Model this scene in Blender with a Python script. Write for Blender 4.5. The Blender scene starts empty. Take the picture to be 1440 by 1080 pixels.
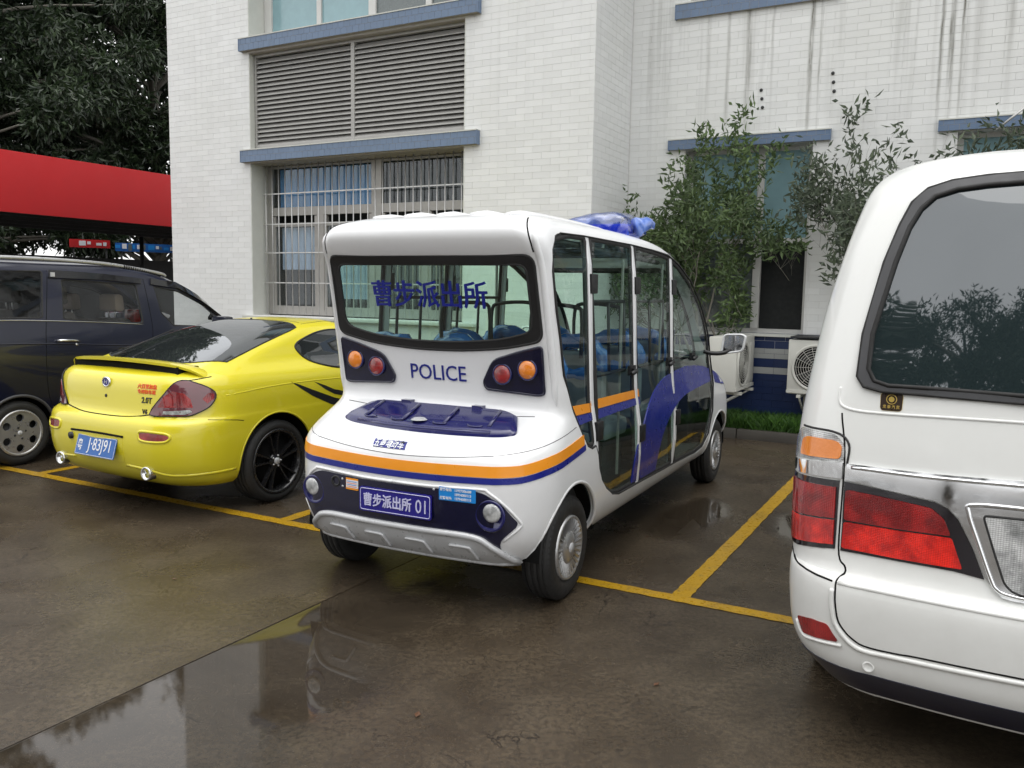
import bpy, bmesh, math, random
import numpy as np
from math import radians as R, sin, cos, pi, atan2, hypot
from mathutils import Vector, Matrix
from mathutils.bvhtree import BVHTree
from mathutils.geometry import delaunay_2d_cdt

random.seed(7)
rng = np.random.default_rng(7)
scn = bpy.context.scene
COL = scn.collection

# ------------------------------------------------------------ camera, sky, sun, exposure
cam_d = bpy.data.cameras.new('camera')
cam = bpy.data.objects.new('camera', cam_d); COL.objects.link(cam)
cam_d.sensor_width = 36; cam_d.lens = 1185 / 1440 * 36
cam_d.clip_start = 0.05; cam_d.clip_end = 600
cam.matrix_world = Matrix.Translation((0, 0, 1.65)) @ Matrix.Rotation(R(90 - 6.27), 4, 'X') @ Matrix.Rotation(R(0.98), 4, 'Z')
scn.camera = cam

SUN_EL, SUN_AZ = R(78), R(190)          # high sun behind thick cloud
world = bpy.data.worlds.new('World'); scn.world = world; world.use_nodes = True
wn, wl = world.node_tree.nodes, world.node_tree.links
bg = wn['Background']
sky = wn.new('ShaderNodeTexSky'); sky.sky_type = 'NISHITA'; sky.sun_disc = False
sky.sun_elevation = SUN_EL; sky.sun_rotation = SUN_AZ; sky.air_density = 1.2; sky.dust_density = 4.0; sky.ozone_density = 1.0
hsv = wn.new('ShaderNodeHueSaturation'); hsv.inputs['Saturation'].default_value = 0.14
wtc = wn.new('ShaderNodeTexCoord')
wno = wn.new('ShaderNodeTexNoise'); wno.inputs['Scale'].default_value = 1.6; wno.inputs['Detail'].default_value = 5
wmr = wn.new('ShaderNodeMapRange'); wmr.inputs['From Min'].default_value = 0.3; wmr.inputs['From Max'].default_value = 0.7
wmr.inputs['To Min'].default_value = 4.6; wmr.inputs['To Max'].default_value = 6.2
wmx = wn.new('ShaderNodeMix'); wmx.data_type = 'RGBA'; wmx.inputs['Factor'].default_value = 0.72
wco = wn.new('ShaderNodeCombineColor')
wl.new(wtc.outputs['Generated'], wno.inputs['Vector']); wl.new(wno.outputs['Fac'], wmr.inputs['Value'])
for ch in ('Red', 'Green', 'Blue'): wl.new(wmr.outputs['Result'], wco.inputs[ch])
wl.new(sky.outputs['Color'], hsv.inputs['Color']); wl.new(hsv.outputs['Color'], wmx.inputs['A']); wl.new(wco.outputs['Color'], wmx.inputs['B'])
wl.new(wmx.outputs['Result'], bg.inputs['Color'])
bg.inputs['Strength'].default_value = 0.15
sun_d = bpy.data.lights.new('sun', 'SUN'); sun_d.energy = 0.5; sun_d.angle = R(60); sun_d.color = (1.0, 0.97, 0.92)
sun = bpy.data.objects.new('sun', sun_d); COL.objects.link(sun)
_sd = Vector((sin(SUN_AZ) * cos(SUN_EL), cos(SUN_AZ) * cos(SUN_EL), sin(SUN_EL)))
sun.rotation_euler = (-_sd).to_track_quat('-Z', 'Y').to_euler(); sun.location = (0, 0, 20)
scn.view_settings.view_transform = 'Standard'; scn.view_settings.look = 'None'
scn.view_settings.gamma = 1; scn.view_settings.exposure = 1.1; scn.view_settings.use_curve_mapping = False
scn.render.engine = 'CYCLES'
scn.cycles.max_bounces = 8; scn.cycles.transparent_max_bounces = 24

# ------------------------------------------------------------ helpers
def tag(o, label=None, cat=None, group=None, kind=None):
    if label: o['label'] = label
    if cat: o['category'] = cat
    if group: o['group'] = group
    if kind: o['kind'] = kind
    return o

def empty(name, loc=(0, 0, 0), rz=0.0, parent=None):
    o = bpy.data.objects.new(name, None); COL.objects.link(o)
    o.location = loc; o.rotation_euler = (0, 0, rz); o.empty_display_size = 0.2
    if parent: o.parent = parent
    return o

def link(name, me, parent=None, mat=None, kind=None):
    o = bpy.data.objects.new(name, me); COL.objects.link(o)
    if parent: o.parent = parent
    if mat is not None and not me.materials:
        for m in (mat if isinstance(mat, (list, tuple)) else [mat]): me.materials.append(m)
    if kind: o['kind'] = kind
    return o

def mesh(name, vs, fs, smooth=False):
    me = bpy.data.meshes.new(name); me.from_pydata([tuple(v) for v in vs], [], [tuple(f) for f in fs]); me.update()
    if smooth: me.polygons.foreach_set('use_smooth', [True] * len(me.polygons))
    return me

def npmesh(name, V, F, smooth=False, uvs=None):
    """numpy arrays: V (n,3), F (m,k)"""
    me = bpy.data.meshes.new(name); k = F.shape[1]
    me.vertices.add(len(V)); me.vertices.foreach_set('co', V.astype(np.float32).ravel())
    me.loops.add(F.size); me.loops.foreach_set('vertex_index', F.astype(np.int32).ravel())
    me.polygons.add(len(F)); me.polygons.foreach_set('loop_start', np.arange(0, F.size, k, dtype=np.int32))
    me.polygons.foreach_set('loop_total', np.full(len(F), k, dtype=np.int32))
    me.polygons.foreach_set('use_smooth', np.full(len(F), bool(smooth)))
    me.update(calc_edges=True); me.validate()
    return me

class MB:
    """collects shapes into one mesh"""
    def __init__(s): s.v = []; s.f = []; s.sm = []
    def add(s, vs, fs, smooth=False):
        b = len(s.v); s.v += [tuple(v) for v in vs]; s.f += [tuple(i + b for i in f) for f in fs]; s.sm += [smooth] * len(fs); return s
    def box(s, x0, x1, y0, y1, z0, z1):
        return s.add([(x0, y0, z0), (x1, y0, z0), (x1, y1, z0), (x0, y1, z0), (x0, y0, z1), (x1, y0, z1), (x1, y1, z1), (x0, y1, z1)],
                     [(0, 3, 2, 1), (4, 5, 6, 7), (0, 1, 5, 4), (1, 2, 6, 5), (2, 3, 7, 6), (3, 0, 4, 7)])
    def tube(s, path, r, n=8, closed=False, cap=True, sx=1.0):
        P = [Vector(p) for p in path]; m = len(P); rings = []
        rr = r if isinstance(r, (list, tuple)) else [r] * m
        up = Vector((0, 0, 1)); prev = None
        for i, p in enumerate(P):
            a = P[(i - 1) % m] if (closed or i > 0) else p; b = P[(i + 1) % m] if (closed or i < m - 1) else p
            t = (b - a).normalized()
            if prev is None:
                u = t.cross(up)
                if u.length < 1e-3: u = t.cross(Vector((1, 0, 0)))
                u.normalize()
            else:
                u = prev - t * prev.dot(t)
                if u.length < 1e-5: u = t.orthogonal()
                u.normalize()
            w = t.cross(u); prev = u
            rings.append([p + (u * cos(2 * pi * k / n) * sx + w * sin(2 * pi * k / n)) * rr[i] for k in range(n)])
        vs = [v for rg in rings for v in rg]; fs = []
        for i in range(m if closed else m - 1):
            j = (i + 1) % m
            for k in range(n): fs.append((i * n + k, i * n + (k + 1) % n, j * n + (k + 1) % n, j * n + k))
        if cap and not closed: fs += [tuple(range(n - 1, -1, -1)), tuple(range((m - 1) * n, m * n))]
        return s.add(vs, fs, True)
    def lathe(s, prof, n=32, axis='y', c=(0, 0, 0), a0=0, a1=2 * pi, smooth=True):
        """prof: (radius, along-axis)"""
        full = abs(a1 - a0 - 2 * pi) < 1e-6; m = n if full else n + 1; vs = []
        for k in range(m):
            a = a0 + (a1 - a0) * k / n
            for (r_, h) in prof:
                if axis == 'y': vs.append((c[0] + r_ * cos(a), c[1] + h, c[2] + r_ * sin(a)))
                elif axis == 'z': vs.append((c[0] + r_ * cos(a), c[1] + r_ * sin(a), c[2] + h))
                else: vs.append((c[0] + h, c[1] + r_ * cos(a), c[2] + r_ * sin(a)))
        q = len(prof); fs = []
        for k in range(n):
            k2 = (k + 1) % m
            for i in range(q - 1): fs.append((k * q + i, k * q + i + 1, k2 * q + i + 1, k2 * q + i))
        return s.add(vs, fs, smooth)
    def prism(s, poly, a, b, axis='y', smooth=False):
        """extrude 2D polygon; axis y: poly=(x,z); axis x: poly=(y,z); axis z: poly=(x,y)"""
        def P(p, t): return {'y': (p[0], t, p[1]), 'x': (t, p[0], p[1]), 'z': (p[0], p[1], t)}[axis]
        n = len(poly); vs = [P(p, a) for p in poly] + [P(p, b) for p in poly]
        fs = [tuple(range(n)), tuple(range(2 * n - 1, n - 1, -1))]
        for i in range(n): j = (i + 1) % n; fs.append((i, i + n, j + n, j))
        return s.add(vs, fs, smooth)
    def build(s, name, mat, parent=None, bevel=0, seg=2, kind=None, fixn=True):
        me = mesh(name, s.v, s.f); me.polygons.foreach_set('use_smooth', s.sm)
        if fixn or bevel:
            bm = bmesh.new(); bm.from_mesh(me)
            if fixn: bmesh.ops.recalc_face_normals(bm, faces=bm.faces)
            if bevel:
                ed = [e for e in bm.edges if len(e.link_faces) == 2 and e.calc_face_angle(0) > 0.6]
                bmesh.ops.bevel(bm, geom=ed, offset=bevel, segments=seg, affect='EDGES', profile=0.6, clamp_overlap=True)
                for f in bm.faces: f.smooth = True
            bm.to_mesh(me); bm.free()
            if bevel: sharp(me)
        return link(name, me, parent, mat, kind)

def sharp(me, ang=0.55):
    try: me.set_sharp_from_angle(angle=ang)
    except Exception: pass

def box(name, mat, b, parent=None, bevel=0, kind=None):
    return MB().box(*b).build(name, mat, parent, bevel, kind=kind)

def crom(pts, n=4, closed=False):
    """Catmull-Rom through tuples"""
    P = [np.array(p, float) for p in pts]; m = len(P); out = []
    for i in range(m if closed else m - 1):
        p1 = P[i]; p2 = P[(i + 1) % m]
        p0 = P[(i - 1) % m] if (closed or i > 0) else 2 * p1 - p2
        p3 = P[(i + 2) % m] if (closed or i + 2 < m) else 2 * p2 - p1
        for k in range(n):
            t = k / n
            out.append(0.5 * ((2 * p1) + (p2 - p0) * t + (2 * p0 - 5 * p1 + 4 * p2 - p3) * t * t + (3 * p1 - p0 - 3 * p2 + p3) * t ** 3))
    if not closed: out.append(P[-1])
    return [tuple(float(x) for x in p) for p in out]

def rnd(poly, r, n=5):
    """round the corners of a 2D polygon; r number or list"""
    out = []; m = len(poly)
    for i in range(m):
        p = Vector(poly[i]); a = Vector(poly[i - 1]); b = Vector(poly[(i + 1) % m])
        ri = r[i] if isinstance(r, (list, tuple)) else r
        if ri <= 0: out.append(tuple(p)); continue
        da = (a - p); db = (b - p); d = min(ri, da.length * 0.45, db.length * 0.45)
        A = p + da.normalized() * d; B = p + db.normalized() * d
        for k in range(n + 1):
            t = k / n; out.append(tuple(A * (1 - t) ** 2 + p * 2 * t * (1 - t) + B * t * t))
    return out

def inset(poly, d):
    """shift a 2D polygon inwards by d (approximate)"""
    m = len(poly); A = sum(poly[i][0] * poly[(i + 1) % m][1] - poly[(i + 1) % m][0] * poly[i][1] for i in range(m))
    s = 1 if A > 0 else -1; out = []
    for i in range(m):
        a = Vector(poly[i - 1]); b = Vector(poly[(i + 1) % m]); t = (b - a).normalized()
        out.append((poly[i][0] - t.y * d * s, poly[i][1] + t.x * d * s))
    return out

def evalmesh(o):
    dg = bpy.context.evaluated_depsgraph_get(); dg.update()
    return bpy.data.meshes.new_from_object(o.evaluated_get(dg), depsgraph=dg)

def apply_mods(o):
    me = evalmesh(o); old = o.data; o.modifiers.clear(); o.data = me; bpy.data.meshes.remove(old)
    return o

def cut(o, cutters):
    """boolean difference with a list of MB solids (local space of o)"""
    bpy.context.view_layer.update()
    tmp = []
    for c in cutters:
        me = mesh('cutter', c.v, c.f); bm = bmesh.new(); bm.from_mesh(me)
        bmesh.ops.recalc_face_normals(bm, faces=bm.faces); bm.to_mesh(me); bm.free()
        k = bpy.data.objects.new('cutter', me); COL.objects.link(k); k.matrix_world = o.matrix_world; tmp.append(k)
        m = o.modifiers.new('b', 'BOOLEAN'); m.operation = 'DIFFERENCE'; m.object = k; m.solver = 'EXACT'
    apply_mods(o)
    for k in tmp: d = k.data; bpy.data.objects.remove(k); bpy.data.meshes.remove(d)
    o.data.polygons.foreach_set('use_smooth', [True] * len(o.data.polygons)); sharp(o.data, 0.6)
    return o

# ---- plan-ring loft: one closed ring per height
def interp_levels(L, n=3):
    return crom(L, n)

def ring(lv, nr=6, nc=8, ns=14):
    """lv = (z, xr, xf, w, ax_r, ay_r, ax_f, ay_f, bow_r, bow_f); half ring from rear centre round the left side to the front centre"""
    z, xr, xf, w, axr, ayr, axf, ayf, br, bf = lv; pts = []
    ayr = min(ayr, w * 0.95); ayf = min(ayf, w * 0.95); L = xf - xr; axr = min(axr, L * 0.45); axf = min(axf, L * 0.45)
    y1 = w - ayr; xb = xr + br * (y1 / w) ** 2
    for i in range(nr): y = y1 * i / nr; pts.append((xr + br * (y / w) ** 2, y))
    for i in range(nc):
        a = pi / 2 * i / nc; pts.append((xb + axr * (1 - cos(a)), y1 + ayr * sin(a)))
    y2 = w - ayf; xe = xf - bf * (y2 / w) ** 2; s0 = xb + axr; s1 = xe - axf
    for i in range(ns): pts.append((s0 + (s1 - s0) * i / ns, w))
    for i in range(nc):
        a = pi / 2 * i / nc; pts.append((s1 + axf * sin(a), y2 + ayf * cos(a)))
    for i in range(nr + 1): y = y2 * (1 - i / nr); pts.append((xf - bf * (y / w) ** 2, y))
    full = pts + [(x, -y) for x, y in reversed(pts[1:-1])]
    return [(x, y, z) for x, y in full]

def ringbody(levels, warp=None, close_bottom=False, ns=14):
    rings = [ring(l, ns=ns) for l in levels]; m = len(rings[0]); vs = [p for rg in rings for p in rg]; fs = []
    for i in range(len(rings) - 1):
        for k in range(m): fs.append((i * m + k, (i * m + (k + 1) % m), ((i + 1) * m + (k + 1) % m), (i + 1) * m + k))
    # cap the top as a strip between mirrored sides
    b = (len(rings) - 1) * m; h = m // 2
    for k in range(1, h - 1): fs.append((b + k, b + k + 1, b + m - k - 1, b + m - k))
    fs.append((b, b + 1, b + m - 1)); fs.append((b + h - 1, b + h, b + h + 1))
    if close_bottom:
        for k in range(1, h - 1): fs.append((m - k, m - k - 1, k + 1, k))
        fs.append((m - 1, 1, 0)); fs.append((h + 1, h, h - 1))
    if warp: vs = [warp(*p) for p in vs]
    return vs, fs

def shell(name, levels, mat, parent, th=0.03, warp=None, ns=14, sub=3):
    lv = interp_levels(levels, sub); vs, fs = ringbody(lv, warp, ns=ns)
    me = mesh(name, vs, fs, True); bm = bmesh.new(); bm.from_mesh(me); bmesh.ops.recalc_face_normals(bm, faces=bm.faces)
    # make sure normals point outwards
    c = Vector((1.0, 0, 0.9)); f = max(bm.faces, key=lambda f: f.calc_center_median().y)
    if f.normal.y < 0: bmesh.ops.reverse_faces(bm, faces=bm.faces)
    bm.to_mesh(me); bm.free()
    outer = BVHTree.FromPolygons([v.co.copy() for v in me.vertices], [tuple(p.vertices) for p in me.polygons])
    o = link(name, me, parent, mat)
    m = o.modifiers.new('s', 'SOLIDIFY'); m.thickness = th; m.offset = -1; m.use_rim = True
    apply_mods(o); return o, outer

def tri2d(outline, step):
    xs = [p[0] for p in outline]; ys = [p[1] for p in outline]
    # densify outline
    O = []
    for i, p in enumerate(outline):
        q = outline[(i + 1) % len(outline)]; d = hypot(q[0] - p[0], q[1] - p[1]); n = max(1, int(math.ceil(d / step)))
        for k in range(n): O.append((p[0] + (q[0] - p[0]) * k / n, p[1] + (q[1] - p[1]) * k / n))
    def inside(x, y):
        c = False; j = len(O) - 1
        for i in range(len(O)):
            if (O[i][1] > y) != (O[j][1] > y) and x < (O[j][0] - O[i][0]) * (y - O[i][1]) / (O[j][1] - O[i][1]) + O[i][0]: c = not c
            j = i
        return c
    G = []
    x = min(xs) + step / 2
    while x < max(xs):
        y = min(ys) + step / 2
        while y < max(ys):
            if inside(x, y) and min((x - a) ** 2 + (y - b) ** 2 for a, b in O) > (step * 0.4) ** 2: G.append((x, y))
            y += step
        x += step
    n = len(O)
    V, E_, F, *_ = delaunay_2d_cdt([Vector(p) for p in O + G], [], [list(range(n))], 1, 1e-6)
    return [tuple(v) for v in V], [tuple(f) for f in F], n

def projector(bvh, kind, ax=None, bvh2=None):
    """returns f(u,v)->(point, normal). kind: 'rear' (y,z) cast +x; 'side-' (x,z) from right; 'side+' from left; 'wrap' (phi,z); 'top' (x,y)"""
    def f(u, v):
        if kind == 'rear': o, d = Vector((-3, u, v)), Vector((1, 0, 0))
        elif kind == 'front': o, d = Vector((8, u, v)), Vector((-1, 0, 0))
        elif kind == 'side-': o, d = Vector((u, -3, v)), Vector((0, 1, 0))
        elif kind == 'side+': o, d = Vector((u, 3, v)), Vector((0, -1, 0))
        elif kind == 'top': o, d = Vector((u, v, 4)), Vector((0, 0, -1))
        else:
            dr = Vector((cos(u), sin(u), 0)); o, d = Vector((ax, 0, v)) + dr * 4, -dr
        h = bvh.ray_cast(o, d)
        if h[0] is None:
            h = bvh.find_nearest(o + d * 2.5)
        p, n = h[0], h[1]
        if n.dot(d) > 0: n = -n
        return p, n
    return f

def patch(name, outline, proj, mat, parent, off=0.003, th=0.006, step=0.05, scale=1.0, smooth=True):
    """thin curved sheet lying on a body: outline in the projector's own coordinates (u scaled by `scale` for even cells)"""
    V, F, n = tri2d([(a * scale, b) for a, b in outline], step)
    P = [proj(a / scale, b) for a, b in V]
    top = [p + nn * off for p, nn in P]; bot = [p - nn * th for p, nn in P]
    nv = len(V); vs = top + bot; fs = list(F)
    cnt = {}
    for f in F:
        for i in range(len(f)):
            e = (f[i], f[(i + 1) % len(f)]); cnt[e] = 1
    for (a, b) in list(cnt):
        if (b, a) not in cnt: fs.append((b, a, a + nv, b + nv))
    me = mesh(name, vs, fs, smooth); bm = bmesh.new(); bm.from_mesh(me); bmesh.ops.recalc_face_normals(bm, faces=bm.faces)
    s = sum(1 if bm.faces[i].normal.dot(P[F[i][0]][1]) > 0 else -1 for i in range(0, 0))
    bm.faces.ensure_lookup_table()
    s = sum((1 if bm.faces[i].normal.dot(P[F[i][0]][1]) > 0 else -1) for i in range(len(F)))
    if s < 0: bmesh.ops.reverse_faces(bm, faces=bm.faces)
    bm.to_mesh(me); bm.free(); sharp(me, 0.9)
    return link(name, me, parent, mat)

def resample(poly, n):
    P = [np.array(p) for p in poly]; d = [np.linalg.norm(P[(i + 1) % len(P)] - P[i]) for i in range(len(P))]; tot = sum(d)
    c = np.array(P).mean(0); out = []; cum = np.concatenate([[0], np.cumsum(d)])
    # start where the outline crosses the ray straight up from the centre
    st = 0
    for i in range(len(P)):
        a, b = P[i], P[(i + 1) % len(P)]
        if (a[0] - c[0]) * (b[0] - c[0]) <= 0 and a[0] != b[0] and (a[1] + b[1]) / 2 > c[1]: st = cum[i] + d[i] * abs(a[0] - c[0]) / abs(b[0] - a[0]); break
    for k in range(n):
        s = (st + tot * k / n) % tot; i = min(int(np.searchsorted(cum, s, 'right')) - 1, len(P) - 1); t = (s - cum[i]) / max(d[i], 1e-9)
        out.append(tuple(P[i] * (1 - t) + P[(i + 1) % len(P)] * t))
    return out

def ring_patch(name, outer, inner, proj, mat, parent, off=.004, th=.01, n=120):
    A, B = resample(outer, n), resample(inner, n); rows = []
    for t in (0, .5, 1.0):
        rows.append([proj(a[0] * (1 - t) + b[0] * t, a[1] * (1 - t) + b[1] * t) for a, b in zip(A, B)])
    vs = [p - nn * th for p, nn in rows[0]] + [p + nn * off for r_ in rows for p, nn in r_] + [p - nn * th for p, nn in rows[-1]]
    fs = [(j * n + i, j * n + (i + 1) % n, (j + 1) * n + (i + 1) % n, (j + 1) * n + i) for j in range(4) for i in range(n)]
    me = mesh(name, vs, fs, True); bm = bmesh.new(); bm.from_mesh(me); bmesh.ops.recalc_face_normals(bm, faces=bm.faces); bm.to_mesh(me); bm.free(); sharp(me, .8)
    return link(name, me, parent, mat)

def W3(pts, ax):
    return [((atan2(p[1], p[0] - ax)) % (2 * pi), p[2]) for p in pts]

def mir(pts): return [(p[0], -p[1]) + tuple(p[2:]) for p in pts][::-1]

def line_on(name, pts, proj, mat, parent, r=0.004, off=0.0, n=6, sub=6, closed=False, sx=1.0, taper=0):
    """a bead/seam lying on the body"""
    P = crom(pts, sub, closed) if sub > 1 else pts
    path = []
    for a, b in P:
        p, nn = proj(a, b); path.append(p + nn * off)
    if taper: r = [r * min(1, .15 + min(i, len(path) - 1 - i) / taper) for i in range(len(path))]
    return MB().tube(path, r, n, closed=closed, sx=sx).build(name, mat, parent)

_txt = {}
def text2d(s, size, bold=0.0, align='CENTER', sx=1.0):
    """flat lettering as 2D triangles (u right, v up), centred"""
    cu = bpy.data.curves.new('lettering', 'FONT'); cu.body = s; cu.size = size; cu.align_x = align; cu.offset = bold; cu.resolution_u = 3
    o = bpy.data.objects.new('lettering', cu); COL.objects.link(o)
    me = evalmesh(o); bpy.data.objects.remove(o); bpy.data.curves.remove(cu)
    V = [(v.co.x * sx, v.co.y) for v in me.vertices]; F = [tuple(p.vertices) for p in me.polygons]; bpy.data.meshes.remove(me)
    if V:
        cy = (min(v[1] for v in V) + max(v[1] for v in V)) / 2; cx = (min(v[0] for v in V) + max(v[0] for v in V)) / 2 if align == 'CENTER' else 0
        V = [(a - cx, b - cy) for a, b in V]
    return V, F

def lettering(name, s, size, fn, mat, parent, bold=0.0, sx=1.0, off=0.004, th=0.004, align='CENTER', fat=0.0):
    """fn(u,v) -> (point, normal)"""
    V, F = text2d(s, size, bold, align, sx)
    if not V: return None
    nv = len(V); vs = []; fs = []; E = set()
    for f in F:
        for i in range(len(f)): E.add((f[i], f[(i + 1) % len(f)]))
    for q, (du, dv) in enumerate([(0, 0)] if not fat else [(0, 0), (fat, 0), (-fat, 0), (0, fat * .6), (0, -fat * .6)]):   # heavier strokes
        P = [fn(a + du, b + dv) for a, b in V]; k = len(vs); o_ = off + q * .00025
        vs += [p + n * o_ for p, n in P] + [p - n * th for p, n in P]; fs += [tuple(i + k for i in f) for f in F]
        fs += [(b + k, a + k, a + nv + k, b + nv + k) for (a, b) in E if (b, a) not in E]
    return link(name, mesh(name, vs, fs), parent, mat)

def copy_tree(o, parent=None):
    c = o.copy(); COL.objects.link(c)
    if parent is not None: c.parent = parent
    for ch in list(o.children): copy_tree(ch, c)
    return c

# ------------------------------------------------------------ materials
class NT:
    def __init__(s, name):
        s.m = bpy.data.materials.new(name); s.m.use_nodes = True; s.t = s.m.node_tree; s.n = s.t.nodes; s.l = s.t.links
        s.b = s.n['Principled BSDF']; s.out = s.n['Material Output']
    def node(s, t, **kw):
        n = s.n.new(t)
        for k, v in kw.items(): setattr(n, k, v)
        return n
    def set(s, n, **kw):
        for k, v in kw.items(): n.inputs[k.replace('_', ' ')].default_value = v
        return n
    def link(s, a, b): s.l.new(a, b)
    def pos(s, kind='Object'):
        if kind == 'World': return s.node('ShaderNodeNewGeometry').outputs['Position']
        return s.node('ShaderNodeTexCoord').outputs[kind]
    def map(s, vec, scale=(1, 1, 1), rot=(0, 0, 0), loc=(0, 0, 0)):
        m = s.node('ShaderNodeMapping'); m.inputs['Scale'].default_value = scale; m.inputs['Rotation'].default_value = rot; m.inputs['Location'].default_value = loc
        s.link(vec, m.inputs['Vector']); return m.outputs['Vector']
    def noise(s, vec, scale=5, detail=4, rough=0.6, dist=0.0):
        n = s.node('ShaderNodeTexNoise'); s.set(n, Scale=scale, Detail=detail, Roughness=rough, Distortion=dist); s.link(vec, n.inputs['Vector']); return n.outputs['Fac']
    def mr(s, v, a, b, c, d, smooth=False):
        n = s.node('ShaderNodeMapRange'); n.interpolation_type = 'SMOOTHSTEP' if smooth else 'LINEAR'
        for i, x in enumerate((a, b, c, d)): n.inputs[1 + i].default_value = x
        s.link(v, n.inputs[0]); return n.outputs[0]
    def math(s, op, a, b=None, c=None):
        n = s.node('ShaderNodeMath', operation=op)
        for i, x in enumerate((a, b, c)):
            if x is None: continue
            if isinstance(x, (int, float)): n.inputs[i].default_value = x
            else: s.link(x, n.inputs[i])
        return n.outputs[0]
    def mix(s, f, a, b):
        n = s.node('ShaderNodeMix', data_type='RGBA')
        for k, x in (('Factor', f), ('A', a), ('B', b)):
            if isinstance(x, (int, float)): n.inputs[k].default_value = x
            elif isinstance(x, tuple): n.inputs[k].default_value = x if len(x) == 4 else (*x, 1)
            else: s.link(x, n.inputs[k])
        return n.outputs['Result']
    def bump(s, h, strength=0.2, dist=0.01):
        n = s.node('ShaderNodeBump'); s.set(n, Strength=strength, Distance=dist); s.link(h, n.inputs['Height']); s.link(n.outputs['Normal'], s.b.inputs['Normal']); return n

def mat(name, color, rough=0.5, metal=0.0, coat=0.0, spec=0.5, var=0.06, vscale=6, bump=0.0, bscale=60, rvar=0.08, emit=None, alpha=None):
    t = NT(name); b = t.b
    b.inputs['Metallic'].default_value = metal; b.inputs['Specular IOR Level'].default_value = spec
    b.inputs['Coat Weight'].default_value = coat; b.inputs['Coat Roughness'].default_value = 0.05
    p = t.pos('Object'); nz = t.noise(p, vscale, 3)
    c0 = tuple(max(0, c * (1 - var)) for c in color[:3]); c1 = tuple(min(1, c * (1 + var)) for c in color[:3])
    t.link(t.mix(nz, c0, c1), b.inputs['Base Color'])
    n2 = t.noise(p, vscale * 3.1, 2); t.link(t.mr(n2, 0.3, 0.7, max(0.02, rough - rvar), min(1, rough + rvar)), b.inputs['Roughness'])
    if bump: t.bump(t.noise(p, bscale, 3), bump, 0.004)
    if emit: b.inputs['Emission Color'].default_value = (*color[:3], 1); b.inputs['Emission Strength'].default_value = emit
    return t.m

def paint(name, color, dirt=(0.25, 0.23, 0.2), grime=0.25, metal=0.0, zlow=0.5, flake=0.0):
    """wet car paint: clear coat, faint road film that thickens towards the sills"""
    t = NT(name); b = t.b; p = t.pos('Object')
    nz = t.noise(p, 3.0, 5, 0.65); n2 = t.noise(p, 22.0, 4, 0.7)
    sx = t.node('ShaderNodeSeparateXYZ'); t.link(p, sx.inputs[0])
    low = t.mr(sx.outputs['Z'], 0.15, zlow + 0.3, 1.0, 0.12, True)
    f = t.math('MULTIPLY', t.math('MULTIPLY', t.mr(nz, 0.35, 0.75, 0.1, 1.0), low), grime)
    f = t.math('ADD', f, t.math('MULTIPLY', t.mr(n2, 0.5, 0.8, 0, 1), 0.03))
    t.link(t.mix(f, color, dirt), b.inputs['Base Color'])
    b.inputs['Metallic'].default_value = metal
    t.link(t.mr(f, 0, 0.4, 0.3, 0.6), b.inputs['Roughness'])
    b.inputs['Coat Weight'].default_value = 0.7; t.link(t.mr(f, 0, 0.35, 0.04, 0.3), b.inputs['Coat Roughness'])
    dr = t.node('ShaderNodeTexVoronoi'); t.set(dr, Scale=110.0); t.link(p, dr.inputs['Vector'])
    d2 = t.mr(dr.outputs['Distance'], 0.0, 0.28, 1.0, 0.0, True)
    msk = t.mr(t.noise(p, 9, 3), 0.5, 0.65, 0, 1)
    bn = t.node('ShaderNodeBump'); t.set(bn, Strength=0.12, Distance=0.001); t.link(t.math('MULTIPLY', d2, msk), bn.inputs['Height'])
    t.link(bn.outputs['Normal'], b.inputs['Coat Normal'])
    return t.m

def glass(name, tint=(0.8, 0.92, 0.86), refl=0.06, rough=0.02, dark=None, drops=False):
    """thin pane: tinted see-through plus mirror reflection by angle"""
    t = NT(name); t.n.remove(t.b)
    tr = t.node('ShaderNodeBsdfTransparent'); tr.inputs['Color'].default_value = (*tint, 1)
    gl = t.node('ShaderNodeBsdfGlossy'); gl.inputs['Roughness'].default_value = rough; gl.inputs['Color'].default_value = (0.95, 0.97, 1, 1)
    fr = t.node('ShaderNodeFresnel'); gg = t.node('ShaderNodeNewGeometry')   # same reflectance from both sides of the pane
    t.link(t.math('ADD', t.math('MULTIPLY', gg.outputs['Backfacing'], 1 / 1.5 - 1.5), 1.5), fr.inputs['IOR'])
    mx = t.node('ShaderNodeMixShader'); t.link(t.math('ADD', t.math('MULTIPLY', fr.outputs[0], 1.0), refl), mx.inputs[0])
    t.link(tr.outputs[0], mx.inputs[1]); t.link(gl.outputs[0], mx.inputs[2])
    last = mx.outputs[0]
    if dark is not None:
        df = t.node('ShaderNodeBsdfDiffuse'); df.inputs['Color'].default_value = (*dark[1], 1)
        m2 = t.node('ShaderNodeMixShader'); m2.inputs[0].default_value = dark[0]; t.link(tr.outputs[0], m2.inputs[1]); t.link(df.outputs[0], m2.inputs[2])
        t.link(m2.outputs[0], mx.inputs[1])
    if drops:
        p = t.pos('Object'); v = t.node('ShaderNodeTexVoronoi'); t.set(v, Scale=60.0); t.link(p, v.inputs['Vector'])
        bn = t.node('ShaderNodeBump'); t.set(bn, Strength=0.25, Distance=0.002); t.link(t.mr(v.outputs['Distance'], 0, 0.2, 1, 0, True), bn.inputs['Height'])
        t.link(bn.outputs['Normal'], gl.inputs['Normal'])
    t.link(last, t.out.inputs['Surface']); return t.m

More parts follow.
